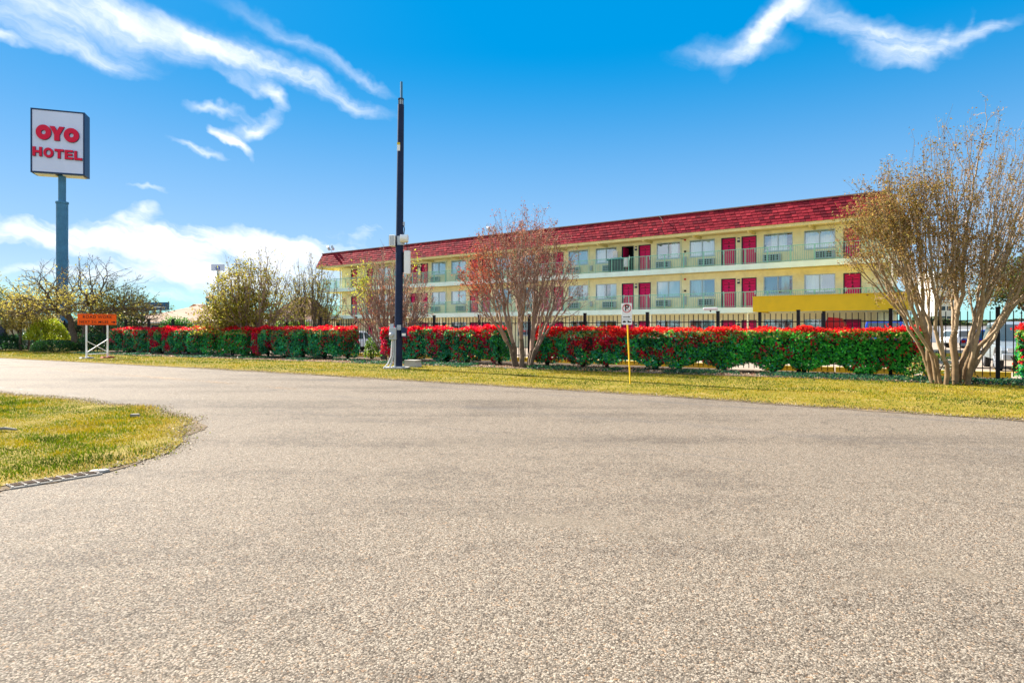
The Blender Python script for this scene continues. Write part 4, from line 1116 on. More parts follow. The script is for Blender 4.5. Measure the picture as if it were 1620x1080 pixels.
bush('shrub', 'dark teal shrub at the far left edge beside the pale shed', (gx(5, 46.5), 46.5), 1.4, .9, 1.25, GRN, [1, 1, 3, 4], 3000, .06, seed=5)
bush('shrub', 'dark green shrub behind the legs of the orange sign', (gx(150, 43.5), 43.5), 1.3, .8, 1.35, GRN, [1, 1, 3, 4], 4200, .05, seed=6)
bush('shrub', 'small loose green shrub in the gap between the hedges left of the dark pole', (gx(588, 33.2), 33.2), .42, .35, 1.2, [(.10, .20, .02), (.18, .26, .03), (.04, .10, .02)], [2, 2, 2], 900, .05, seed=7)
bush('shrub', 'bright green rounded shrub in front of the tan roofed building', (gx(278, 58), 58), 2.1, 1.0, 2.7, [(.05, .20, .02), (.09, .28, .02), (.03, .12, .02)], [3, 2, 2], 4500, .09, seed=8)
bush('shrub', 'wide yellow green shrub row below the brown roof left of the motel', (gx(462, 52), 52), 2.5, 1.0, 2.55, [(.14, .24, .02), (.20, .30, .03), (.05, .12, .02)], [3, 2, 2], 5000, .08, seed=9)
bush('shrub', 'dark leafy sucker growth at the foot of the large crape myrtle', (12.55, 18.9), .8, .35, .95, [(.03, .10, .02), (.08, .18, .02), (.35, .25, .08)], [3, 2, 1], 700, .04, seed=10)
bush('shrub', 'dark shrub mass under the bare branches right of the dark trunks', (gx(170, 50), 50), 2.8, 1.0, 2.2, GRN + [(.2, .16, .07)], [1, 1, 3, 2, 2], 4500, .07, seed=11)

# clipped photinia hedges with red tops
REDS = [(.56, .004, .010), (.70, .012, .012), (.38, .004, .012), (.66, .05, .015)]
PINK = [(.62, .004, .045), (.75, .008, .03), (.45, .004, .03)]
GRN_H = [(.012, .085, .022), (.02, .13, .02), (.008, .045, .020), (.015, .09, .05), (.05, .16, .03)]
def hedge(label, xa, xb, depth, top, reds, greenbias, seed, dens=760, ends=(.9, .9), topcol='red'):
    """front foot from xa (left) to xb (right) on the HEDGE_F line; reds: list of (t, share) for the front face"""
    rng = np.random.default_rng(seed); rn = random.Random(seed)
    A = Vector((xa, HEDGE_F(xa), 0)); B = Vector((xb, HEDGE_F(xb), 0)); L = (B - A).length; ang = math.atan2(B.y - A.y, B.x - A.x)
    t = thing('photinia_hedge', label, 'hedge', A, ang, 'clipped photinia hedges with red tops')
    nst = max(1, round(L / 1.35)); sx = [(i + .5) * L / nst + rn.uniform(-.42, .42) for i in range(nst)]
    def zbot(u): 
        d = np.min(np.abs(u[:, None] - np.array(sx)[None]), 1); return .12 + .24 * np.clip(d / .65, 0, 1) ** 1.6
    Cs = []; Ns = []; kind = []
    def surf(n, f): 
        a = rng.random((n, 2)); P_, N_ = f(a); Cs.append(P_); Ns.append(np.tile(N_, (n, 1))); kind.append(np.full(n, len(kind)))
    area = L * (top - .35)
    nf = int(area * dens); nt = int(L * depth * dens * 1.0); ne = int(depth * top * dens)
    def ff(a): 
        u = a[:, 0] * L; zb = zbot(u); return np.stack([u, np.zeros(len(u)), zb + a[:, 1] * (top - zb)], 1), (0, -1, 0)
    def fb(a):
        u = a[:, 0] * L; zb = zbot(u); return np.stack([u, np.full(len(u), depth), zb + a[:, 1] * (top - zb)], 1), (0, 1, 0)
    def ft(a): return np.stack([a[:, 0] * L, a[:, 1] * depth, np.full(len(a), top)], 1), (0, 0, 1)
    def fl(a): return np.stack([np.zeros(len(a)), a[:, 0] * depth, .3 + a[:, 1] * (top - .3)], 1), (-1, 0, 0)
    def fr(a): return np.stack([np.full(len(a), L), a[:, 0] * depth, .3 + a[:, 1] * (top - .3)], 1), (1, 0, 0)
    def fu(a):
        u = a[:, 0] * L; return np.stack([u, a[:, 1] * depth, zbot(u)], 1), (0, 0, -1)
    surf(nf, ff); surf(nf // 2, fb); surf(nt, ft); surf(ne, fl); surf(ne, fr); surf(nt // 3, fu)
    C = np.vstack(Cs); N = np.vstack(Ns).astype(float); K = np.concatenate(kind)
    # lumpy, rounded arrises
    xs_, ys_, zs_ = C[:, 0], C[:, 1], C[:, 2]
    lump = .10 * vnoise(xs_ + ys_ * .7, zs_ * 1.4 - ys_, 1.0, seed) + .05 * vnoise(xs_ * 3, zs_ * 3 + ys_ * 3, 1.0, seed + 1)
    corner = np.zeros(len(C))
    rC = .22
    for q, lo, hi in ((zs_, None, top), (ys_, 0, depth), (xs_, 0, L)):
        pass
    def rnd(a, lo, hi):     # how close to an edge, 0..1
        e = np.zeros(len(a))
        if lo is not None: e = np.maximum(e, np.clip(1 - (a - lo) / rC, 0, 1))
        if hi is not None: e = np.maximum(e, np.clip(1 - (hi - a) / rC, 0, 1))
        return e
    ex, ey, ez = rnd(xs_, 0, L), rnd(ys_, 0, depth), rnd(zs_, None, top)
    cnt = np.sort(np.stack([ex, ey, ez], 1), axis=1)[:, ::-1]
    rr_ = cnt[:, 1] * .10 + cnt[:, 2] * .06
    centre = np.stack([np.clip(xs_, .5, L - .5), np.full(len(C), depth / 2), np.clip(zs_, .7, top - .4)], 1)
    inw = centre - C; inw /= (np.linalg.norm(inw, axis=1, keepdims=True) + 1e-6)
    # per-shrub breaks: shallow vertical creases where neighbours meet
    d = np.min(np.abs(xs_[:, None] - (np.array(sx)[:-1] + np.array(sx)[1:])[None] / 2), 1) if nst > 1 else np.full(len(C), 9.)
    crease = .12 * np.exp(-(d / .16) ** 2)
    inset = rng.uniform(0, .12, len(C)) + crease * (1.0 + .9 * np.sin(xs_ * 2.7 + seed)) + .12 * np.clip(vnoise(xs_ * 2.6, zs_ * 2.6 + ys_ * 2, 1.0, seed + 21) - .2, 0, 1)
    C = C + N * (lump[:, None]) + inw * (rr_ + inset * (K != 2))[:, None]
    m2 = K == 2; C[m2, 2] += rng.uniform(-.12, .10, m2.sum()) - .10 * np.exp(-(d[m2] / .3) ** 2) + .08 * vnoise(C[m2, 0] * 1.1, C[m2, 1] * 1.1, 1, seed + 14) + .04 * vnoise(C[m2, 0] * 4, C[m2, 1] * 4, 1, seed + 4)
    # colours
    n = len(C); tt = xs_ / L
    share = np.interp(tt, [r[0] for r in reds], [r[1] for r in reds])
    patch = vnoise(C[:, 0] * 2.2, C[:, 2] * 2.6 + C[:, 1], 1.0, seed + 7)
    pr = 1.25 * share * np.clip(.25 + 1.7 * patch + .9 * (C[:, 2] / top - .45), 0, 2.2)
    topband = np.clip((C[:, 2] - (top - .09 - .09 * vnoise(C[:, 0] * 2, C[:, 1], 1, seed + 9))) / .09, 0, 1)
    red = (rng.random(n) < np.maximum(np.clip(pr, 0, .97), topband * .93))
    gb = np.interp(tt, [g_[0] for g_ in greenbias], [g_[1] for g_ in greenbias])
    gpal = np.where((rng.random(n) < gb)[:, None], pick([(.035, .36, .03), (.10, .50, .06), (.012, .14, .014)], [3, 2, 2], n, rng), pick([(.02, .22, .09), (.035, .30, .18), (.008, .07, .035), (.08, .38, .16)], [3, 3, 2, 2], n, rng))
    rp = pick(REDS if topcol == 'red' else REDS + PINK, [3, 3, 2, 2] + ([] if topcol == 'red' else [3, 3, 2]), n, rng)
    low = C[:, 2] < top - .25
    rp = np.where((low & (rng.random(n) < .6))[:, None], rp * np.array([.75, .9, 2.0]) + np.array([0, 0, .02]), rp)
    gpal = gpal * np.clip(1 + .55 * vnoise(C[:, 0] * 1.7, C[:, 2] * 1.7, 1.0, seed + 31), .45, 1.7)[:, None]; col = np.where(red[:, None], rp, gpal)
    lime = (~red) & (C[:, 2] > top - .32) & (rng.random(n) < .35); col[lime] = pick([(.38, .36, .12), (.30, .34, .06)], [1, 1], lime.sum(), rng)
    LN = N * (1.5 - 1.3 * topband[:, None]) + rng.normal(0, .62, (n, 3)) + np.array([0, 0, .25]); LN /= np.linalg.norm(LN, axis=1, keepdims=True)
    U = np.cross(LN, rng.normal(0, 1, (n, 3))); U /= np.linalg.norm(U, axis=1, keepdims=True)
    V = np.cross(LN, U); s = rng.uniform(.65, 1.3, (n, 1)) * .058
    link('foliage', quads_mesh('foliage', C, U * s, V * s * .5, col, LEAF), t)
    # young red shoots standing up
    ns = int(L * depth * 60); u = rng.random(ns) * L; vv = rng.random(ns) * depth
    hgt = rng.uniform(.03, .17, ns); base = np.stack([u, vv, top - .04 + .08 * vnoise(u * 1.1, vv * 1.1, 1, seed + 14)], 1); hgt = hgt * np.clip(.75 + .9 * vnoise(u * 2.3, vv, 1, seed + 15), .15, 1.8); C2 = []; U2 = []
    for k in range(4):
        dirn = rand_dirs(ns, (0, 0, 1.5), 1, rng); C2.append(base + dirn * (hgt * (.4 + .2 * k))[:, None]); U2.append(dirn)
    C2 = np.vstack(C2); U2 = np.vstack(U2); n2 = len(C2); V2 = perp(U2, rng)
    link('young_shoots', quads_mesh('young_shoots', C2, U2 * .042, V2 * .018, pick(REDS if topcol == 'red' else REDS[:2] + PINK, [3, 4, 1, 2] if topcol == 'red' else [1, 1, 3, 3, 2], n2, rng), LEAF), t, label='upright red young leaves')
    # woody inside and stems
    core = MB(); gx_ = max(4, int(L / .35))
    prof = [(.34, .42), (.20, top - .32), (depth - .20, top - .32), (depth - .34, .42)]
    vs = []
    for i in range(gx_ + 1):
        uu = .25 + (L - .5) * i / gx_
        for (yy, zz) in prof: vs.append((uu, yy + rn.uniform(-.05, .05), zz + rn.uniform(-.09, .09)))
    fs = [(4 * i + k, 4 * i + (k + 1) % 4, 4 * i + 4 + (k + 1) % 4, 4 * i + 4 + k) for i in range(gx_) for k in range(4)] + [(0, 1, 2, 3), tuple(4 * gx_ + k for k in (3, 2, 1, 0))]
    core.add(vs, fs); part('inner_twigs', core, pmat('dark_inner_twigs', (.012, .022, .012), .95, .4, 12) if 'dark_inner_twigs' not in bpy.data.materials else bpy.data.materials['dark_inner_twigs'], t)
    for x in sx:
        s_ = MB()
        for k in range(5):
            a = rn.uniform(0, 6.28); r_ = rn.uniform(.04, .13)
            s_.tube([(x + math.cos(a) * r_ * .5, depth * .5 + math.sin(a) * r_ * .5, -.03), (x + math.cos(a) * r_ * 1.3, depth * .5 + math.sin(a) * r_, .3), (x + math.cos(a) * (r_ + .28), depth * .5 + math.sin(a) * (r_ + .2), .75)], [.045, .035, .02], 6, cap=False)
        part('stem', s_, STEM_DARK, t)
    return t
def edge_gravel():
    P_ = []
    for pl_, n, yr in ((IS, 9000, 20), (FE, 9000, 26)):
        seg = [(a, b) for a, b in zip(pl_[:-1], pl_[1:]) if 4 < a[1] < yr and abs(a[0] / a[1]) < .95]
        for k in range(n):
            a, b = seg[int(RNG.integers(len(seg)))]; t = RNG.random(); P_.append((a[0] + (b[0] - a[0]) * t + RNG.normal(0, .13), a[1] + (b[1] - a[1]) * t + RNG.normal(0, .13)))
    P_ = np.array(P_); P_ = P_[np.hypot(P_[:, 0] + 4.84, P_[:, 1] - 6.70) > .5]; n = len(P_); C = np.column_stack([P_, np.full(n, .02) + RNG.uniform(0, .012, n)])
    U = rand_dirs(n); U[:, 2] *= .4; V = perp(U); s_ = RNG.uniform(.5, 1.5, (n, 1)) * .011
    link('edge_gravel', quads_mesh('edge_gravel', C, U * s_, V * s_ * .8, pick([(.30, .25, .19), (.16, .12, .08), (.10, .07, .04), (.40, .35, .28), (.14, .15, .02)], [3, 3, 2, 1, 2], n), DRYLEAF), kind='stuff', category='gravel', label='loose chips, dirt and straw along the grass edges')
edge_gravel()
def hx(px, dy=0):         # X where the hedge foot line is seen at photo column px
    u = (px - 810) / FPX; return 27.05 * u / (1 + .545 * u)
hedge('longest clipped hedge, green with scarlet top, between the rust leaved tree and large crape myrtle', hx(839), hx(1466), 1.25, 1.56,
      [(0, .55), (.1, .75), (.3, .75), (.45, .30), (.6, .22), (.8, .10), (1, .24)], [(0, .25), (.4, .45), (.62, .8), (1, 1)], 51, topcol='red')
hedge('middle clipped hedge with a red orange left end, directly behind the dark utility pole', hx(598), hx(789), 1.3, 1.60, [(0, 1.9), (.12, 1.6), (.22, .6), (.5, .6), (.8, .5), (1, .3)], [(0, .3), (.4, .1), (1, .35)], 52, topcol='pink')
hedge('clipped hedge with crimson top and orange left end, left of the fence gap', hx(394), hx(541), 1.4, 1.60, [(0, 1.3), (.08, .7), (.25, .35), (.6, .12), (1, .3)], [(0, .2), (1, .25)], 53, topcol='pink')
hedge('leftmost long clipped hedge with one crimson patch, beside the orange sign', hx(170), hx(389), 1.5, 1.58, [(0, .35), (.3, .25), (.38, 1.3), (.46, 1.3), (.52, .15), (1, .2)], [(0, .15), (.6, .25), (.8, .7), (1, .5)], 54, topcol='pink')
hedge('short piece of clipped hedge cut by the right edge, beyond the large crape myrtle', hx(1612), hx(1700), 1.2, 1.62, [(0, .5), (1, .4)], [(0, .6), (1, .6)], 55)

# litter of dry leaves, and weeds coloured dark to paint the hedge shade
def litter():
    n = 26000; X = RNG.uniform(-28, 17, n); Y = HEDGE_F(X) + RNG.uniform(-1.8, 1.3, n)
    keep = np.abs(X / Y) < .9; X, Y = X[keep], Y[keep]; n = len(X)
    C = np.stack([X, Y, .03 + RNG.uniform(0, .03, n)], 1); U = rand_dirs(n); U[:, 2] *= .3; V = perp(U); s = RNG.uniform(.6, 1.3, (n, 1)) * .034
    link('leaf_litter', quads_mesh('leaf_litter', C, U * s, V * s * .6, pick([(.30, .20, .12), (.18, .11, .06), (.42, .34, .24), (.22, .05, .04), (.5, .46, .38)], [3, 3, 2, 1, 1], n), DRYLEAF), kind='stuff', category='leaf litter', label='dry brown leaves lying under and before the hedges')
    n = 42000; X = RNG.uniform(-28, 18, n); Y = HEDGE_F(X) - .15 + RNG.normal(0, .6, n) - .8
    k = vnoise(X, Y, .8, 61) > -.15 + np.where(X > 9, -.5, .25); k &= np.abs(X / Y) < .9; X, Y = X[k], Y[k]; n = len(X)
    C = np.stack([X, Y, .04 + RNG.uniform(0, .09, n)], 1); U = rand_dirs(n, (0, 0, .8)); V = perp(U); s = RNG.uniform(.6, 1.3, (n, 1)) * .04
    link('ground_cover_shade', quads_mesh('ground_cover_shade', C, U * s, V * s * .5, pick([(.02, .08, .03), (.015, .06, .045), (.06, .12, .03)], [3, 3, 1], n), LEAF), kind='stuff', category='ground cover', label='low weeds coloured dark to paint the shade along the foot of the hedges')
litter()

# ------------------------------------------------------------------ hotel pylon sign
def letters():
    """outlines in sign-face units: x right, z up, metres"""
    out = []
    return out
fdir = Vector((3.8, 1.27, 0)).normalized()
pyl = thing('hotel_sign', 'tall rectangular OYO HOTEL pylon sign on a steel blue pole at the left', 'sign', (-41.45, 54.4, 0), math.atan2(fdir.y, fdir.x))
SWd, SZ0, SZ1, SD = 4.02, 15.08, 20.62, 1.45
part('cabinet', MB().box(0, .08, SZ0, SWd, SD, SZ1), NAVY, pyl, bevel=.02)
part('face_frame', MB().box(0, 0, SZ0, .12, .08, SZ1).box(SWd - .12, 0, SZ0, SWd, .08, SZ1).box(.12, 0, SZ0, SWd - .12, .08, SZ0 + .12).box(.12, 0, SZ1 - .12, SWd - .12, .08, SZ1), NAVY, pyl)
part('sign_face', MB().box(.12, .03, SZ0 + .12, SWd - .12, .079, SZ1 - .12), SIGNW, pyl)
part('underside_panel', MB().box(.2, .2, SZ0 - .06, 1.75, SD - .15, SZ0 - .003).box(2.3, .2, SZ0 - .06, SWd - .2, SD - .15, SZ0 - .003), WHITE, pyl)
def zx(a): return (a - 290) * SWd / 525.0            # from the enlarged photo
def zz(b): return SZ1 - (b - 200) * (SZ1 - SZ0) / 600.0
def ringO(mb, x0, x1, z0, z1, ri, rj, y0, y1, n=36, mi=0):
    cx, cz, a, b = (x0 + x1) / 2, (z0 + z1) / 2, (x1 - x0) / 2, (z1 - z0) / 2
    vs = []
    for k in range(n):
        t = 2 * math.pi * k / n; c, s = math.cos(t), math.sin(t)
        vs += [(cx + a * c, y0, cz + b * s), (cx + ri * c, y0, cz + rj * s), (cx + a * c, y1, cz + b * s), (cx + ri * c, y1, cz + rj * s)]
    fs = []
    for k in range(n):
        i, j = 4 * k, 4 * ((k + 1) % n)
        fs += [(i, i + 1, j + 1, j), (i + 2, j + 2, j + 3, i + 3), (i, j, j + 2, i + 2), (i + 1, i + 3, j + 3, j + 1)]
    mb.add(vs, fs, mi)
def poly_letter(mb, polys, x0, x1, z0, z1, y0, y1):
    for pl_ in polys: mb.prism([(x0 + (x1 - x0) * p[0], z0 + (z1 - z0) * p[1]) for p in pl_], 'y', y0, y1)
YL = [[(0, 1), (.34, 1), (.5, .70), (.66, 1), (1, 1), (.68, .42), (.68, 0), (.32, 0), (.32, .42)]]
Hh = [[(0, 0), (.30, 0), (.30, 1), (0, 1)], [(.70, 0), (1, 0), (1, 1), (.70, 1)], [(.30, .37), (.70, .37), (.70, .63), (.30, .63)]]
Tt = [[(0, .75), (1, .75), (1, 1), (0, 1)], [(.34, 0), (.66, 0), (.66, .75), (.34, .75)]]
Ee = [[(0, 0), (.33, 0), (.33, 1), (0, 1)], [(.33, 0), (1, 0), (1, .23), (.33, .23)], [(.33, .39), (.92, .39), (.92, .61), (.33, .61)], [(.33, .77), (1, .77), (1, 1), (.33, 1)]]
Ll = [[(0, 0), (.34, 0), (.34, 1), (0, 1)], [(.34, 0), (1, 0), (1, .25), (.34, .25)]]
def letter(fn):
    for y0, y1, mt, nm in ((-.085, .028, SIGNRED, 'letter'),):
        mb = MB(); fn(mb, y0, y1); lo = part(nm, mb, SIGNRED, pyl)
    mb = MB(); fn(mb, -.05, .029); mb.v = [(x + .022, y, z - .018) for x, y, z in mb.v]; part('letter_return', mb, NAVY, lo)
letter(lambda m, a, b: ringO(m, zx(343), zx(490), zz(490), zz(350), .17, .19, a, b))
letter(lambda m, a, b: poly_letter(m, YL, zx(474), zx(618), zz(490), zz(357), a - .006, b))
letter(lambda m, a, b: ringO(m, zx(612), zx(762), zz(496), zz(361), .17, .19, a - .012, b))
letter(lambda m, a, b: poly_letter(m, Hh, zx(313), zx(402), zz(647), zz(560), a, b))
letter(lambda m, a, b: ringO(m, zx(416), zx(512), zz(655), zz(562), .17, .22, a, b))
letter(lambda m, a, b: poly_letter(m, Tt, zx(523), zx(610), zz(655), zz(568), a, b))
letter(lambda m, a, b: poly_letter(m, Ee, zx(621), zx(702), zz(658), zz(570), a, b))
letter(lambda m, a, b: poly_letter(m, Ll, zx(714), zx(792), zz(660), zz(573), a, b))
pxc, pyc = 2.0, .75
part('upper_pole', MB().tube([(pxc + .1, pyc, 12.7), (pxc + .1, pyc, SZ0 - .005)], .29, 20), POLEBLUE, pyl, smooth=False)
part('lower_pole', MB().tube([(pxc + .1, pyc, -.1), (pxc + .1, pyc, 12.7)], .45, 20), POLEBLUE, pyl)
part('collar', MB().tube([(pxc + .1, pyc, 12.62), (pxc + .1, pyc, 12.78)], .5, 20), POLEBLUE, pyl)

# ------------------------------------------------------------------ utility pole with radios
UP = Vector((gx(630, 25.4), 25.4, 0))
up = thing('utility_pole', 'dark blue black cell pole with antenna, radios and meter boxes before the hedge', 'pole', UP)
def pz(y): return EYE + (HOR - y) / 39.4
part('shaft', MB().tube([(0, 0, 0), (.0519, 0, 5), (.11, 0, pz(166))], [.165, .147, .125], 40), POLEB, up)
part('antenna_neck', MB().tube([(.11, 0, pz(166)), (.11, 0, pz(157))], .085, 14), GREYM, up)
for k in range(6):
    a = k * 1.047; part('neck_strap', MB().bar((.11 + .1 * math.cos(a), .1 * math.sin(a), pz(167)), (.11 + .1 * math.cos(a), .1 * math.sin(a), pz(157)), .02), IRON, up)
part('antenna_cap', MB().tube([(.11, 0, pz(157.5)), (.11, 0, pz(156))], .12, 14), NAVY, up)
part('whip_antenna', MB().tube([(.13, 0, pz(156)), (.13, 0, pz(129.5))], .05, 10), POLEBLUE, up)
part('warning_label', MB().box(-.02, -.155, pz(240), .1, -.142, pz(227)), WHITE, up, (.0, -.002, 0))
part('warning_label', MB().box(-.02, -.166, pz(230.5), .1, -.156, pz(227)), YELLOWK, up, label='yellow strip on the label')
part('collar_clamp', MB().tube([(.09, 0, pz(388)), (.09, 0, pz(374))], .17, 16), GREYM, up)
rd = part('radio_unit', MB().box(-.34, -.14, pz(390), -.10, .14, pz(372)), WHITE, up, bevel=.03)
for k in range(4): part('cooling_fin', MB().box(-.345 + k * .06, -.17, pz(389), -.33 + k * .06, -.14, pz(373)), GREYM, rd)
part('radio_unit', MB().tube([(.12, -.16, pz(378)), (.42, -.16, pz(378))], .16, 16).box(.14, -.2, pz(384), .40, .0, pz(372)), WHITE, up)
part('cable', MB().tube([(-.28, -.1, pz(390)), (-.26, -.08, pz(396)), (-.14, -.05, pz(399))], .015, 6), BLACKP, up)
part('cable', MB().tube([(.36, -.1, pz(384)), (.37, -.08, pz(396)), (.2, -.05, pz(400))], .015, 6), BLACKP, up)
part('cable', MB().tube([(.22, .0, pz(372)), (.25, 0, pz(362)), (.18, 0, pz(350))], .02, 6), BLACKP, up)
part('bracket', MB().box(.14, -.04, pz(357), .26, .04, pz(351)), GREYM, up)
part('panel_antenna', MB().box(.25, -.16, pz(434), .50, .02, pz(397)), WHITE, up, bevel=.03)
part('panel_mount', MB().box(.13, -.05, pz(429), .249, .05, pz(424)).box(.13, -.05, pz(407), .249, .05, pz(402)).box(.2, -.1, pz(431), .245, .06, pz(400)), IRON, up)
mbx = part('meter_box', MB().box(-.30, -.36, pz(537), -.02, -.17, pz(518)), GREYM, up, bevel=.015)
part('meter_dome', MB().tube([(-.20, -.36, pz(529.5)), (-.20, -.42, pz(529.5)), (-.20, -.46, pz(529.5))], [.10, .10, .06], 16), GREYM, mbx)
part('backing_channel', MB().box(-.30, -.17, pz(519), -.16, -.10, pz(512)).box(-.02, -.17, pz(522), .14, -.12, pz(514)), GREYM, up)
db = part('switch_box', MB().box(.17, -.30, pz(533), .37, -.05, pz(518)), NAVY, up, bevel=.01)
part('label_plate', MB().box(.20, -.31, pz(531), .35, -.301, pz(527)), WHITE, db)
part('conduit', MB().tube([(-.14, -.26, pz(537)), (-.15, -.26, .55), (-.22, -.26, .25), (-.30, -.28, .03)], .035, 8), GREYM, up)
part('conduit', MB().tube([(-.07, -.26, pz(537)), (-.08, -.24, .4), (-.09, -.24, .0)], .03, 8), GREYM, up)
part('conduit', MB().tube([(-.2, -.24, pz(537)), (-.24, -.26, .5), (-.36, -.34, .2), (-.52, -.4, .03)], .025, 8), WHITE, up)
part('base_pad', MB().prism([(-.5, -.42), (.42, -.42), (.42, .3), (-.5, .3)], 'z', .0, .07), CONC, up)
part('base_plate', MB().prism([(-.22, -.22), (.22, -.22), (.22, .22), (-.22, .22)], 'z', .071, .10), GREYM, up)

rock = thing('utility_box', 'low grey concrete utility box on the ground right of the dark pole', 'utility box', (gx(656, 26.9), 26.4, 0), R(-30))
part('box_body', MB().prism([(-.34, 0), (.34, 0), (.26, .26), (-.26, .26)], 'y', -.2, .2), CONC, rock)
part('box_lid', MB().box(-.29, -.22, .261, .29, .22, .30), CONC, rock)

# ------------------------------------------------------------------ no parking sign
nb = Vector((gx(997.5, 18.2), 18.2, 0))
ns = thing('no_parking_sign', 'white no parking sign on a leaning yellow post in the grass', 'sign', nb)
top = Vector((gx(991.5, 18.2) - nb.x, 0, gz(482, 18.2)))
part('post', MB().bar((0, .012, -.05), (top.x, .012, top.z - .03), .062, .035), YPOST, ns)
sw, sh = .30, .62
lean = math.atan2(top.x, top.z) * .5
plate = part('sign_plate', MB().prism([(-sw / 2 + .02, 0), (sw / 2 - .02, 0), (sw / 2, .02), (sw / 2, sh - .02), (sw / 2 - .02, sh), (-sw / 2 + .02, sh), (-sw / 2, sh - .02), (-sw / 2, .02)], 'y', -.008, 0), WHITE, ns, (top.x + .0, -.025, gz(513.5, 18.2)), (0, lean * .4, 0))
rg = MB(); ringO(rg, -.125, .125, .345, .595, .105, .105, -.012, -.0085); part('prohibition_ring', rg, REDP, plate)
part('prohibition_slash', MB().bar((-.085, -.0115, .555), (.085, -.0115, .385), .022, .006), REDP, plate)
link('letter', text_mesh('P', .24, BLACKP, .006, .0015), plate, (.0, -.0098, .475), (R(90), 0, 0))
part('arrow', MB().box(-.09, -.011, .215, .05, -.0085, .232).prism([(.05, .198), (.10, .2235), (.05, .249)], 'y', -.011, -.0085).prism([(-.09, .205), (-.11, .2235), (-.09, .242)], 'y', -.011, -.0085), BLACKP, plate)
part('divider_line', MB().box(-.14, -.0105, .155, .14, -.0085, .162), BLACKP, plate)
part('tow_pictogram', MB().prism([(-.12, .06), (-.12, .09), (-.09, .115), (-.05, .115), (-.03, .09), (-.03, .06)], 'y', -.011, -.0085).prism([(.02, .06), (.02, .12), (.05, .12), (.065, .09), (.12, .09), (.12, .06)], 'y', -.011, -.0085).bar((-.03, -.0105, .09), (.02, -.0105, .12), .008, .003), BLACKP, plate)
for z_ in (.10, .52): part('bolt', MB().tube([(0, -.014, z_ + .06), (0, -.009, z_ + .06)], .009, 8), GREYM, plate)

# ------------------------------------------------------------------ orange road work sign
bA = Vector((gx(137, 33.6), 33.6, 0)); bB = Vector((gx(170.5, 34.4), 34.4, 0))
rs_ = thing('road_work_sign', 'orange ROAD WORK sign on two white legs with cross braces', 'sign', bA, math.atan2(bB.y - bA.y, bB.x - bA.x))
LL = (bB - bA).length
z0s, z1s = gz(514, 33.9), gz(496.5, 33.9)
part('sign_panel', MB().box(-.42, -.03, z0s, LL + .42, .0, z1s), ORANGE, rs_, bevel=.01)
pc = LL / 2
link('lettering', text_mesh('ROAD WORK', .205, BLACKP, .002, .002, 1.15), rs_, (pc, -.034, z1s - .17), (R(90), 0, 0))
link('lettering', text_mesh('NEXT 2½ MILES', .19, BLACKP, .002, .002, 1.05), rs_, (pc - .17, -.034, z0s + .155), (R(90), 0, 0))
part('arrow', MB().box(pc + .67, -.038, z0s + .13, pc + .78, -.031, z0s + .18).prism([(pc + .78, z0s + .09), (pc + .90, z0s + .155), (pc + .78, z0s + .22)], 'y', -.038, -.031), BLACKP, rs_)
part('border_line', MB().box(-.40, -.035, z1s - .035, LL + .40, -.031, z1s - .022).box(-.40, -.035, z0s + .022, LL + .40, -.031, z0s + .035), BLACKP, rs_)
for x in (0, LL): part('leg', MB().box(x - .035, .001, 0, x + .035, .06, z1s - .1), WHITE, rs_)
part('brace', MB().bar((0, -.02, .95), (LL, -.02, .35), .05, .03), WHITE, rs_); part('brace', MB().bar((0, -.055, .35), (LL, -.055, 1.05), .05, .03), WHITE, rs_)
part('brace', MB().bar((0, -.02, .25), (LL, -.02, .28), .05, .03), WHITE, rs_)
for x, m in ((0, CONC), (LL, pmat('faded_red_sandbag', (.40, .12, .08), .9, .2, 5))):
    part('sandbag', MB().prism([(x - .32, .0), (x + .32, 0), (x + .28, .09), (x + .06, .13), (x - .05, .07), (x - .26, .11)], 'y', -.18, .22), m, rs_, bevel=.03)

# ------------------------------------------------------------------ drain grate at the corner, loose stone
GRATEM = pmat('worn_grate_iron', (.34, .31, .27), .8, .3, 14)
gr = thing('drain_grate', 'pale slotted drain grate set at the edge of the grass corner', 'drain grate', (-4.84, 6.69, .0), math.atan2(.56, .43))
gr.scale = (.66, .8, 1)
g_ = .52
part('frame', MB().box(-.62, -.150, .001, .62, -.13, .016).box(-.62, .13, .001, .62, .15, .016), GRATEM, gr)

part('pit', MB().box(-.6, -.129, .006, .6, .129, .010), BLACKP, gr)
for k in range(8): part('bar', MB().box(-.60 + k * .165, -.129, .012, -.565 + k * .165, .129, .024), GRATEM, gr)
for k in range(3): part('cross_bar', MB().box(-.6, -.075 + k * .065, .014, .6, -.06 + k * .065, .028), pmat('rusty_iron', (.13, .08, .05), .8, .3, 9) if k == 0 else bpy.data.materials['rusty_iron'], gr)
st = thing('broken_slab', 'small flat white piece of broken concrete at the end of the drain grate', 'stone', (gx(157, 7.05), 7.05, .0), R(25))
part('slab', MB().prism([(-.09, -.04), (.04, -.06), (.10, .0), (.05, .05), (-.07, .045)], 'z', .005, .03), CONC, st)
for (px_, py_, lb) in ((214, 661, 'grey stone near the tip of the grass corner'), (5, 685, 'pale stick lying in the grass at the left edge')):
    X_, Y_ = gp(px_, py_); o = MB().prism([(-.08, -.03), (.0, -.05), (.09, -.01), (.03, .05), (-.06, .04)], 'z', .03, .075)
    q = part('stone' if px_ > 100 else 'stick', o if px_ > 100 else MB().tube([(-.25, 0, .05), (.0, .03, .07), (.22, -.02, .06)], [.02, .025, .015], 6), pmat('weathered_stone', (.24, .22, .19), .9, .3, 9) if 'weathered_stone' not in bpy.data.materials else bpy.data.materials['weathered_stone'], None, (X_, Y_, 0)); q['label'] = lb; q['category'] = 'stone' if px_ > 100 else 'stick'

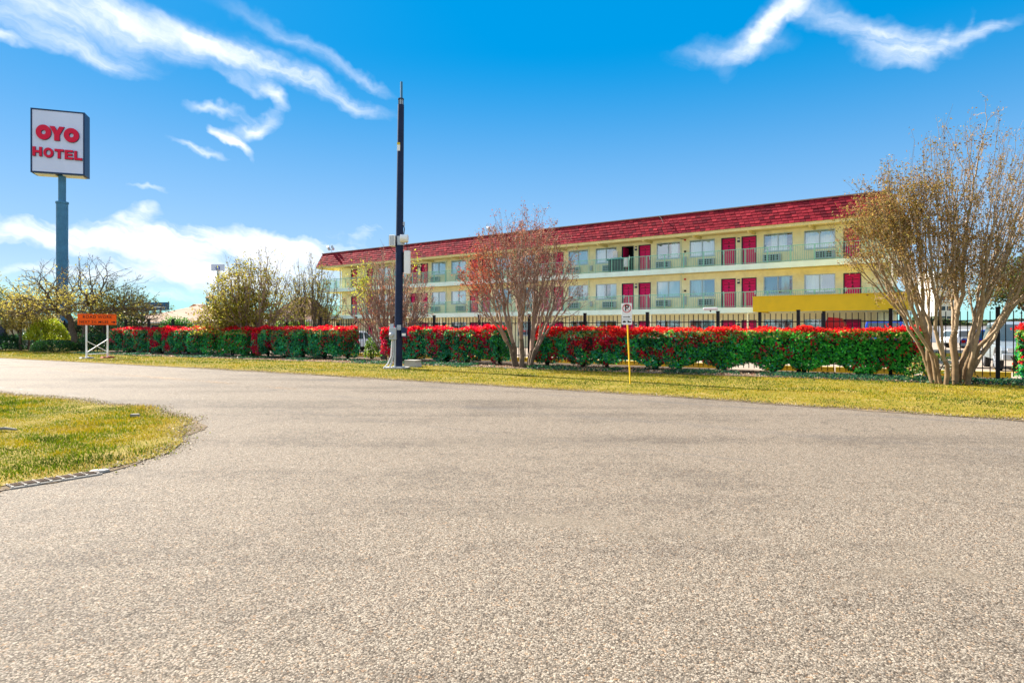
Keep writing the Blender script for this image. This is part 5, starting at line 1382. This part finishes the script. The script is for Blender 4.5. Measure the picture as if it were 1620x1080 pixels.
# ------------------------------------------------------------------ distant buildings and signs
def low_house(label, px0, px1, Y, eave, ridge, roofm, depth=9, hip=2.5, name='low_building'):
    x0, x1 = gx(px0, Y), gx(px1, Y); L = x1 - x0
    t = thing(name, label, 'building', (x0, Y, 0), 0)
    ops = [(.6 + k * 2.4, .6 + k * 2.4 + 1.3, .9, 2.1) for k in range(int((L - 1) / 2.4))]
    mb = MB(); wall_boxes(mb, 0, L, 0, .2, 0, eave, ops); mb.box(0, .2, 0, .2, depth, eave); mb.box(L - .2, .2, 0, L, depth, eave); part('wall', mb, WALLT, t)
    for (a, b, c, d) in ops:
        w = part('window', MB().box(a, .05, c, a + .07, .15, d).box(b - .07, .05, c, b, .15, d).box(a + .07, .05, d - .07, b - .07, .15, d).box(a + .07, .05, c, b - .07, .15, c + .07), WHITE, t)
        part('pane', MB().box(a + .07, .09, c + .07, b - .07, .11, d - .07), DARKG, w)
    e = .5
    v = [(-e, -e, eave), (L + e, -e, eave), (L + e, depth + e, eave), (-e, depth + e, eave), (hip, depth / 2, ridge), (L - hip, depth / 2, ridge)]
    r = part('roof', MB().add(v, [(0, 1, 5, 4), (1, 2, 5), (2, 3, 4, 5), (3, 0, 4), (3, 2, 1, 0)]), roofm, t)
    part('gutter', MB().box(-e, -e - .08, eave - .12, L + e, -e - .002, eave + .02), WHITE, r)
    return t, L
lb, L = low_house('low building with a wide tan shingle roof and small teal lantern beyond the left hedge', 196, 372, 72, 2.35, 4.6, ROOFTAN, 9, 7.0)
lx = gx(306.5, 72) - gx(196, 72)
part('roof_lantern', MB().tube([(lx, 4.5, 3.9), (lx, 4.5, 5.3)], .72, 8), TEALG, lb)
part('lantern_roof', MB().tube([(lx, 4.5, 5.3), (lx, 4.5, 5.42), (lx, 4.5, 5.75)], [.85, .85, .1], 8), ROOFTAN, lb)
for k in range(8):
    a = k * math.pi / 4; part('lantern_mullion', MB().bar((lx + .74 * math.cos(a), 4.5 + .74 * math.sin(a), 3.9), (lx + .74 * math.cos(a), 4.5 + .74 * math.sin(a), 5.3), .06), WHITE, lb)
low_house('low building with a steep dark brown roof between the olive tree and the motel', 425, 497, 64, 2.5, 5.0, ROOFBRN, 8, 1.6)

bb = thing('billboard', 'small distant blue billboard on two posts above the tan roof', 'billboard', (gx(246, 120), 120, 0))
part('board', MB().box(-2.4, 0, gz(490, 120), 2.4, .4, gz(478, 120)), BLUEB, bb)
part('printed_band', MB().box(-1.2, -.03, gz(486.5, 120), 1.9, -.005, gz(485, 120)).box(-2.2, -.03, gz(483, 120), -.6, -.005, gz(482, 120)), WHITE, bb)
for x in (-.2, .8): part('post', MB().bar((x, .25, 0), (x, .25, gz(478, 120)), .25), NAVY, bb)
ws = thing('distant_sign', 'white roadside sign with a blue arc logo peeking over the olive tree', 'sign', (gx(344, 105), 105, 0))
part('board', MB().box(-1.05, 0, gz(428, 105), 1.05, .35, gz(418, 105)), SIGNW, ws)
rg = MB(); ringO(rg, -.30, .42, gz(427.5, 105), gz(420.5, 105), .22, .22, -.04, -.003); part('arc_logo', rg, BCAR, ws)
part('post', MB().tube([(0, .17, 0), (0, .17, gz(428, 105))], .18, 8), GREYM, ws)

sd = thing('shed', 'pale grey shed wall between dark posts at the far left behind shrubs', 'shed', (gx(11, 50), 50, 0))
part('wall', MB().box(0, 0, 0, .95, 2.5, 2.0), WALLT, sd); part('post', MB().box(-.14, -.1, 0, -.005, .1, 2.1), IRON, sd); part('post', MB().box(.955, -.1, 0, 1.06, .1, 2.1), IRON, sd)
part('roof', MB().box(-.2, -.2, 2.101, 1.15, 2.7, 2.2), GREYM, sd)
part('side_panel', MB().box(-1.6, .3, 0, -.2, .5, 1.95), NAVY, sd)

# pale office tower far right
tw = thing('office_tower', 'distant pale office tower with dark window bands seen through the large crape myrtle', 'tower', (gx(1478, 210), 210, 0))
Wt = gx(1515, 210) - gx(1478, 210); Ht = gz(432, 210)
mb = MB(); ops_all = []
nfl = 6; fh = Ht / nfl
for f in range(nfl): wall_boxes(mb, 0, Wt, 0, .3, f * fh, (f + 1) * fh, [(.5 + k * 1.85, 1.9 + k * 1.85, f * fh + 1.0, f * fh + 2.4) for k in range(4)])
mb.box(0, .3, 0, .3, 8, Ht); mb.box(Wt - .3, .3, 0, Wt, 8, Ht); mb.box(0, 8, 0, Wt, 8.3, Ht); mb.box(-.001, -.001, Ht + .001, Wt, 8.3, Ht + .5)
part('wall', mb, TOWERW, tw)
wm = m_(lambda b: b.box(0, .1, 0, 1.4, .2, 1.4), DARKG, 'window')
for f in range(nfl):
    for k in range(4): link('window', wm, tw, (.5 + k * 1.85, 0, f * fh + 1.0))

# things beyond the lot at the right
wl = thing('low_wall', 'long low white wall beyond the parking lot at the far right', 'wall', (gx(1440, 74), 74, 0))
part('panel', MB().box(0, 0, 0, 18, .3, gz(516, 74)), WHITE, wl); part('coping', MB().box(-.05, -.05, gz(516, 74) + .001, 18.05, .35, gz(516, 74) + .08), CONC, wl)
bar0 = thing('barrier', 'red orange barrier board, leftmost of the row beyond the crape myrtle stems', 'barrier', (gx(1508, 60), 60, 0), 0, 'red orange barrier boards across the lot')
part('board', MB().box(0, 0, gz(533, 60), 1.5, .06, gz(524.5, 60)), ORANGE, bar0)
for x in (.15, 1.3): part('leg', MB().box(x, -.05, 0, x + .06, -.002, gz(524.5, 60)), WHITE, bar0)
for k, lbl in enumerate(('second red orange barrier board of the row seen between the myrtle stems', 'third red orange barrier board of the row seen between the myrtle stems', 'rightmost red orange barrier board, left of the fence post')):
    dup(bar0, (gx(1508, 60) + 1.85 * (k + 1), 60, 0), 0, lbl)

# far tree masses along the horizon
def far_mass(name, px0, px1, Y, h0, h1, pal, w, n, seed, size=.35, label='', thick=6):
    rng = np.random.default_rng(seed); X = rng.uniform(gx(px0, Y), gx(px1, Y), n)
    hh = h0 + (h1 - h0) * (.5 + .5 * np.clip(vnoise(X * .25, X * 0, 1.0, seed), -1, 1))
    Z = rng.random(n) ** .6 * hh; C = np.stack([X, Y + rng.uniform(-thick / 2, thick / 2, n), Z], 1)
    U = rand_dirs(n, rng=rng); V = perp(U, rng); s = rng.uniform(.5, 1.3, (n, 1)) * size
    link(name, quads_mesh(name, C, U * s, V * s * .6, pick(pal, w, n, rng), LEAF), kind='stuff', category='trees', label=label)
DG = [(.04, .07, .03), (.07, .10, .03), (.12, .11, .06), (.18, .14, .09)]
far_mass('far_trees', -80, 700, 100, 2.6, 5.0, DG, [3, 3, 2, 2], 26000, 71, .35, 'distant band of dull green trees along the left horizon')
far_mass('far_trees', 1380, 1750, 120, 2.0, 4.2, DG, [3, 3, 2, 1], 14000, 72, .35, 'distant band of green trees along the right horizon beyond the lot')
far_mass('shrub_belt', -60, 215, 55, 1.6, 3.2, [(.03, .05, .02), (.06, .09, .02), (.22, .18, .06), (.02, .03, .02)], [3, 3, 2, 3], 15000, 73, .11, 'dark tangled shrubs behind the fence at the far left', 3)
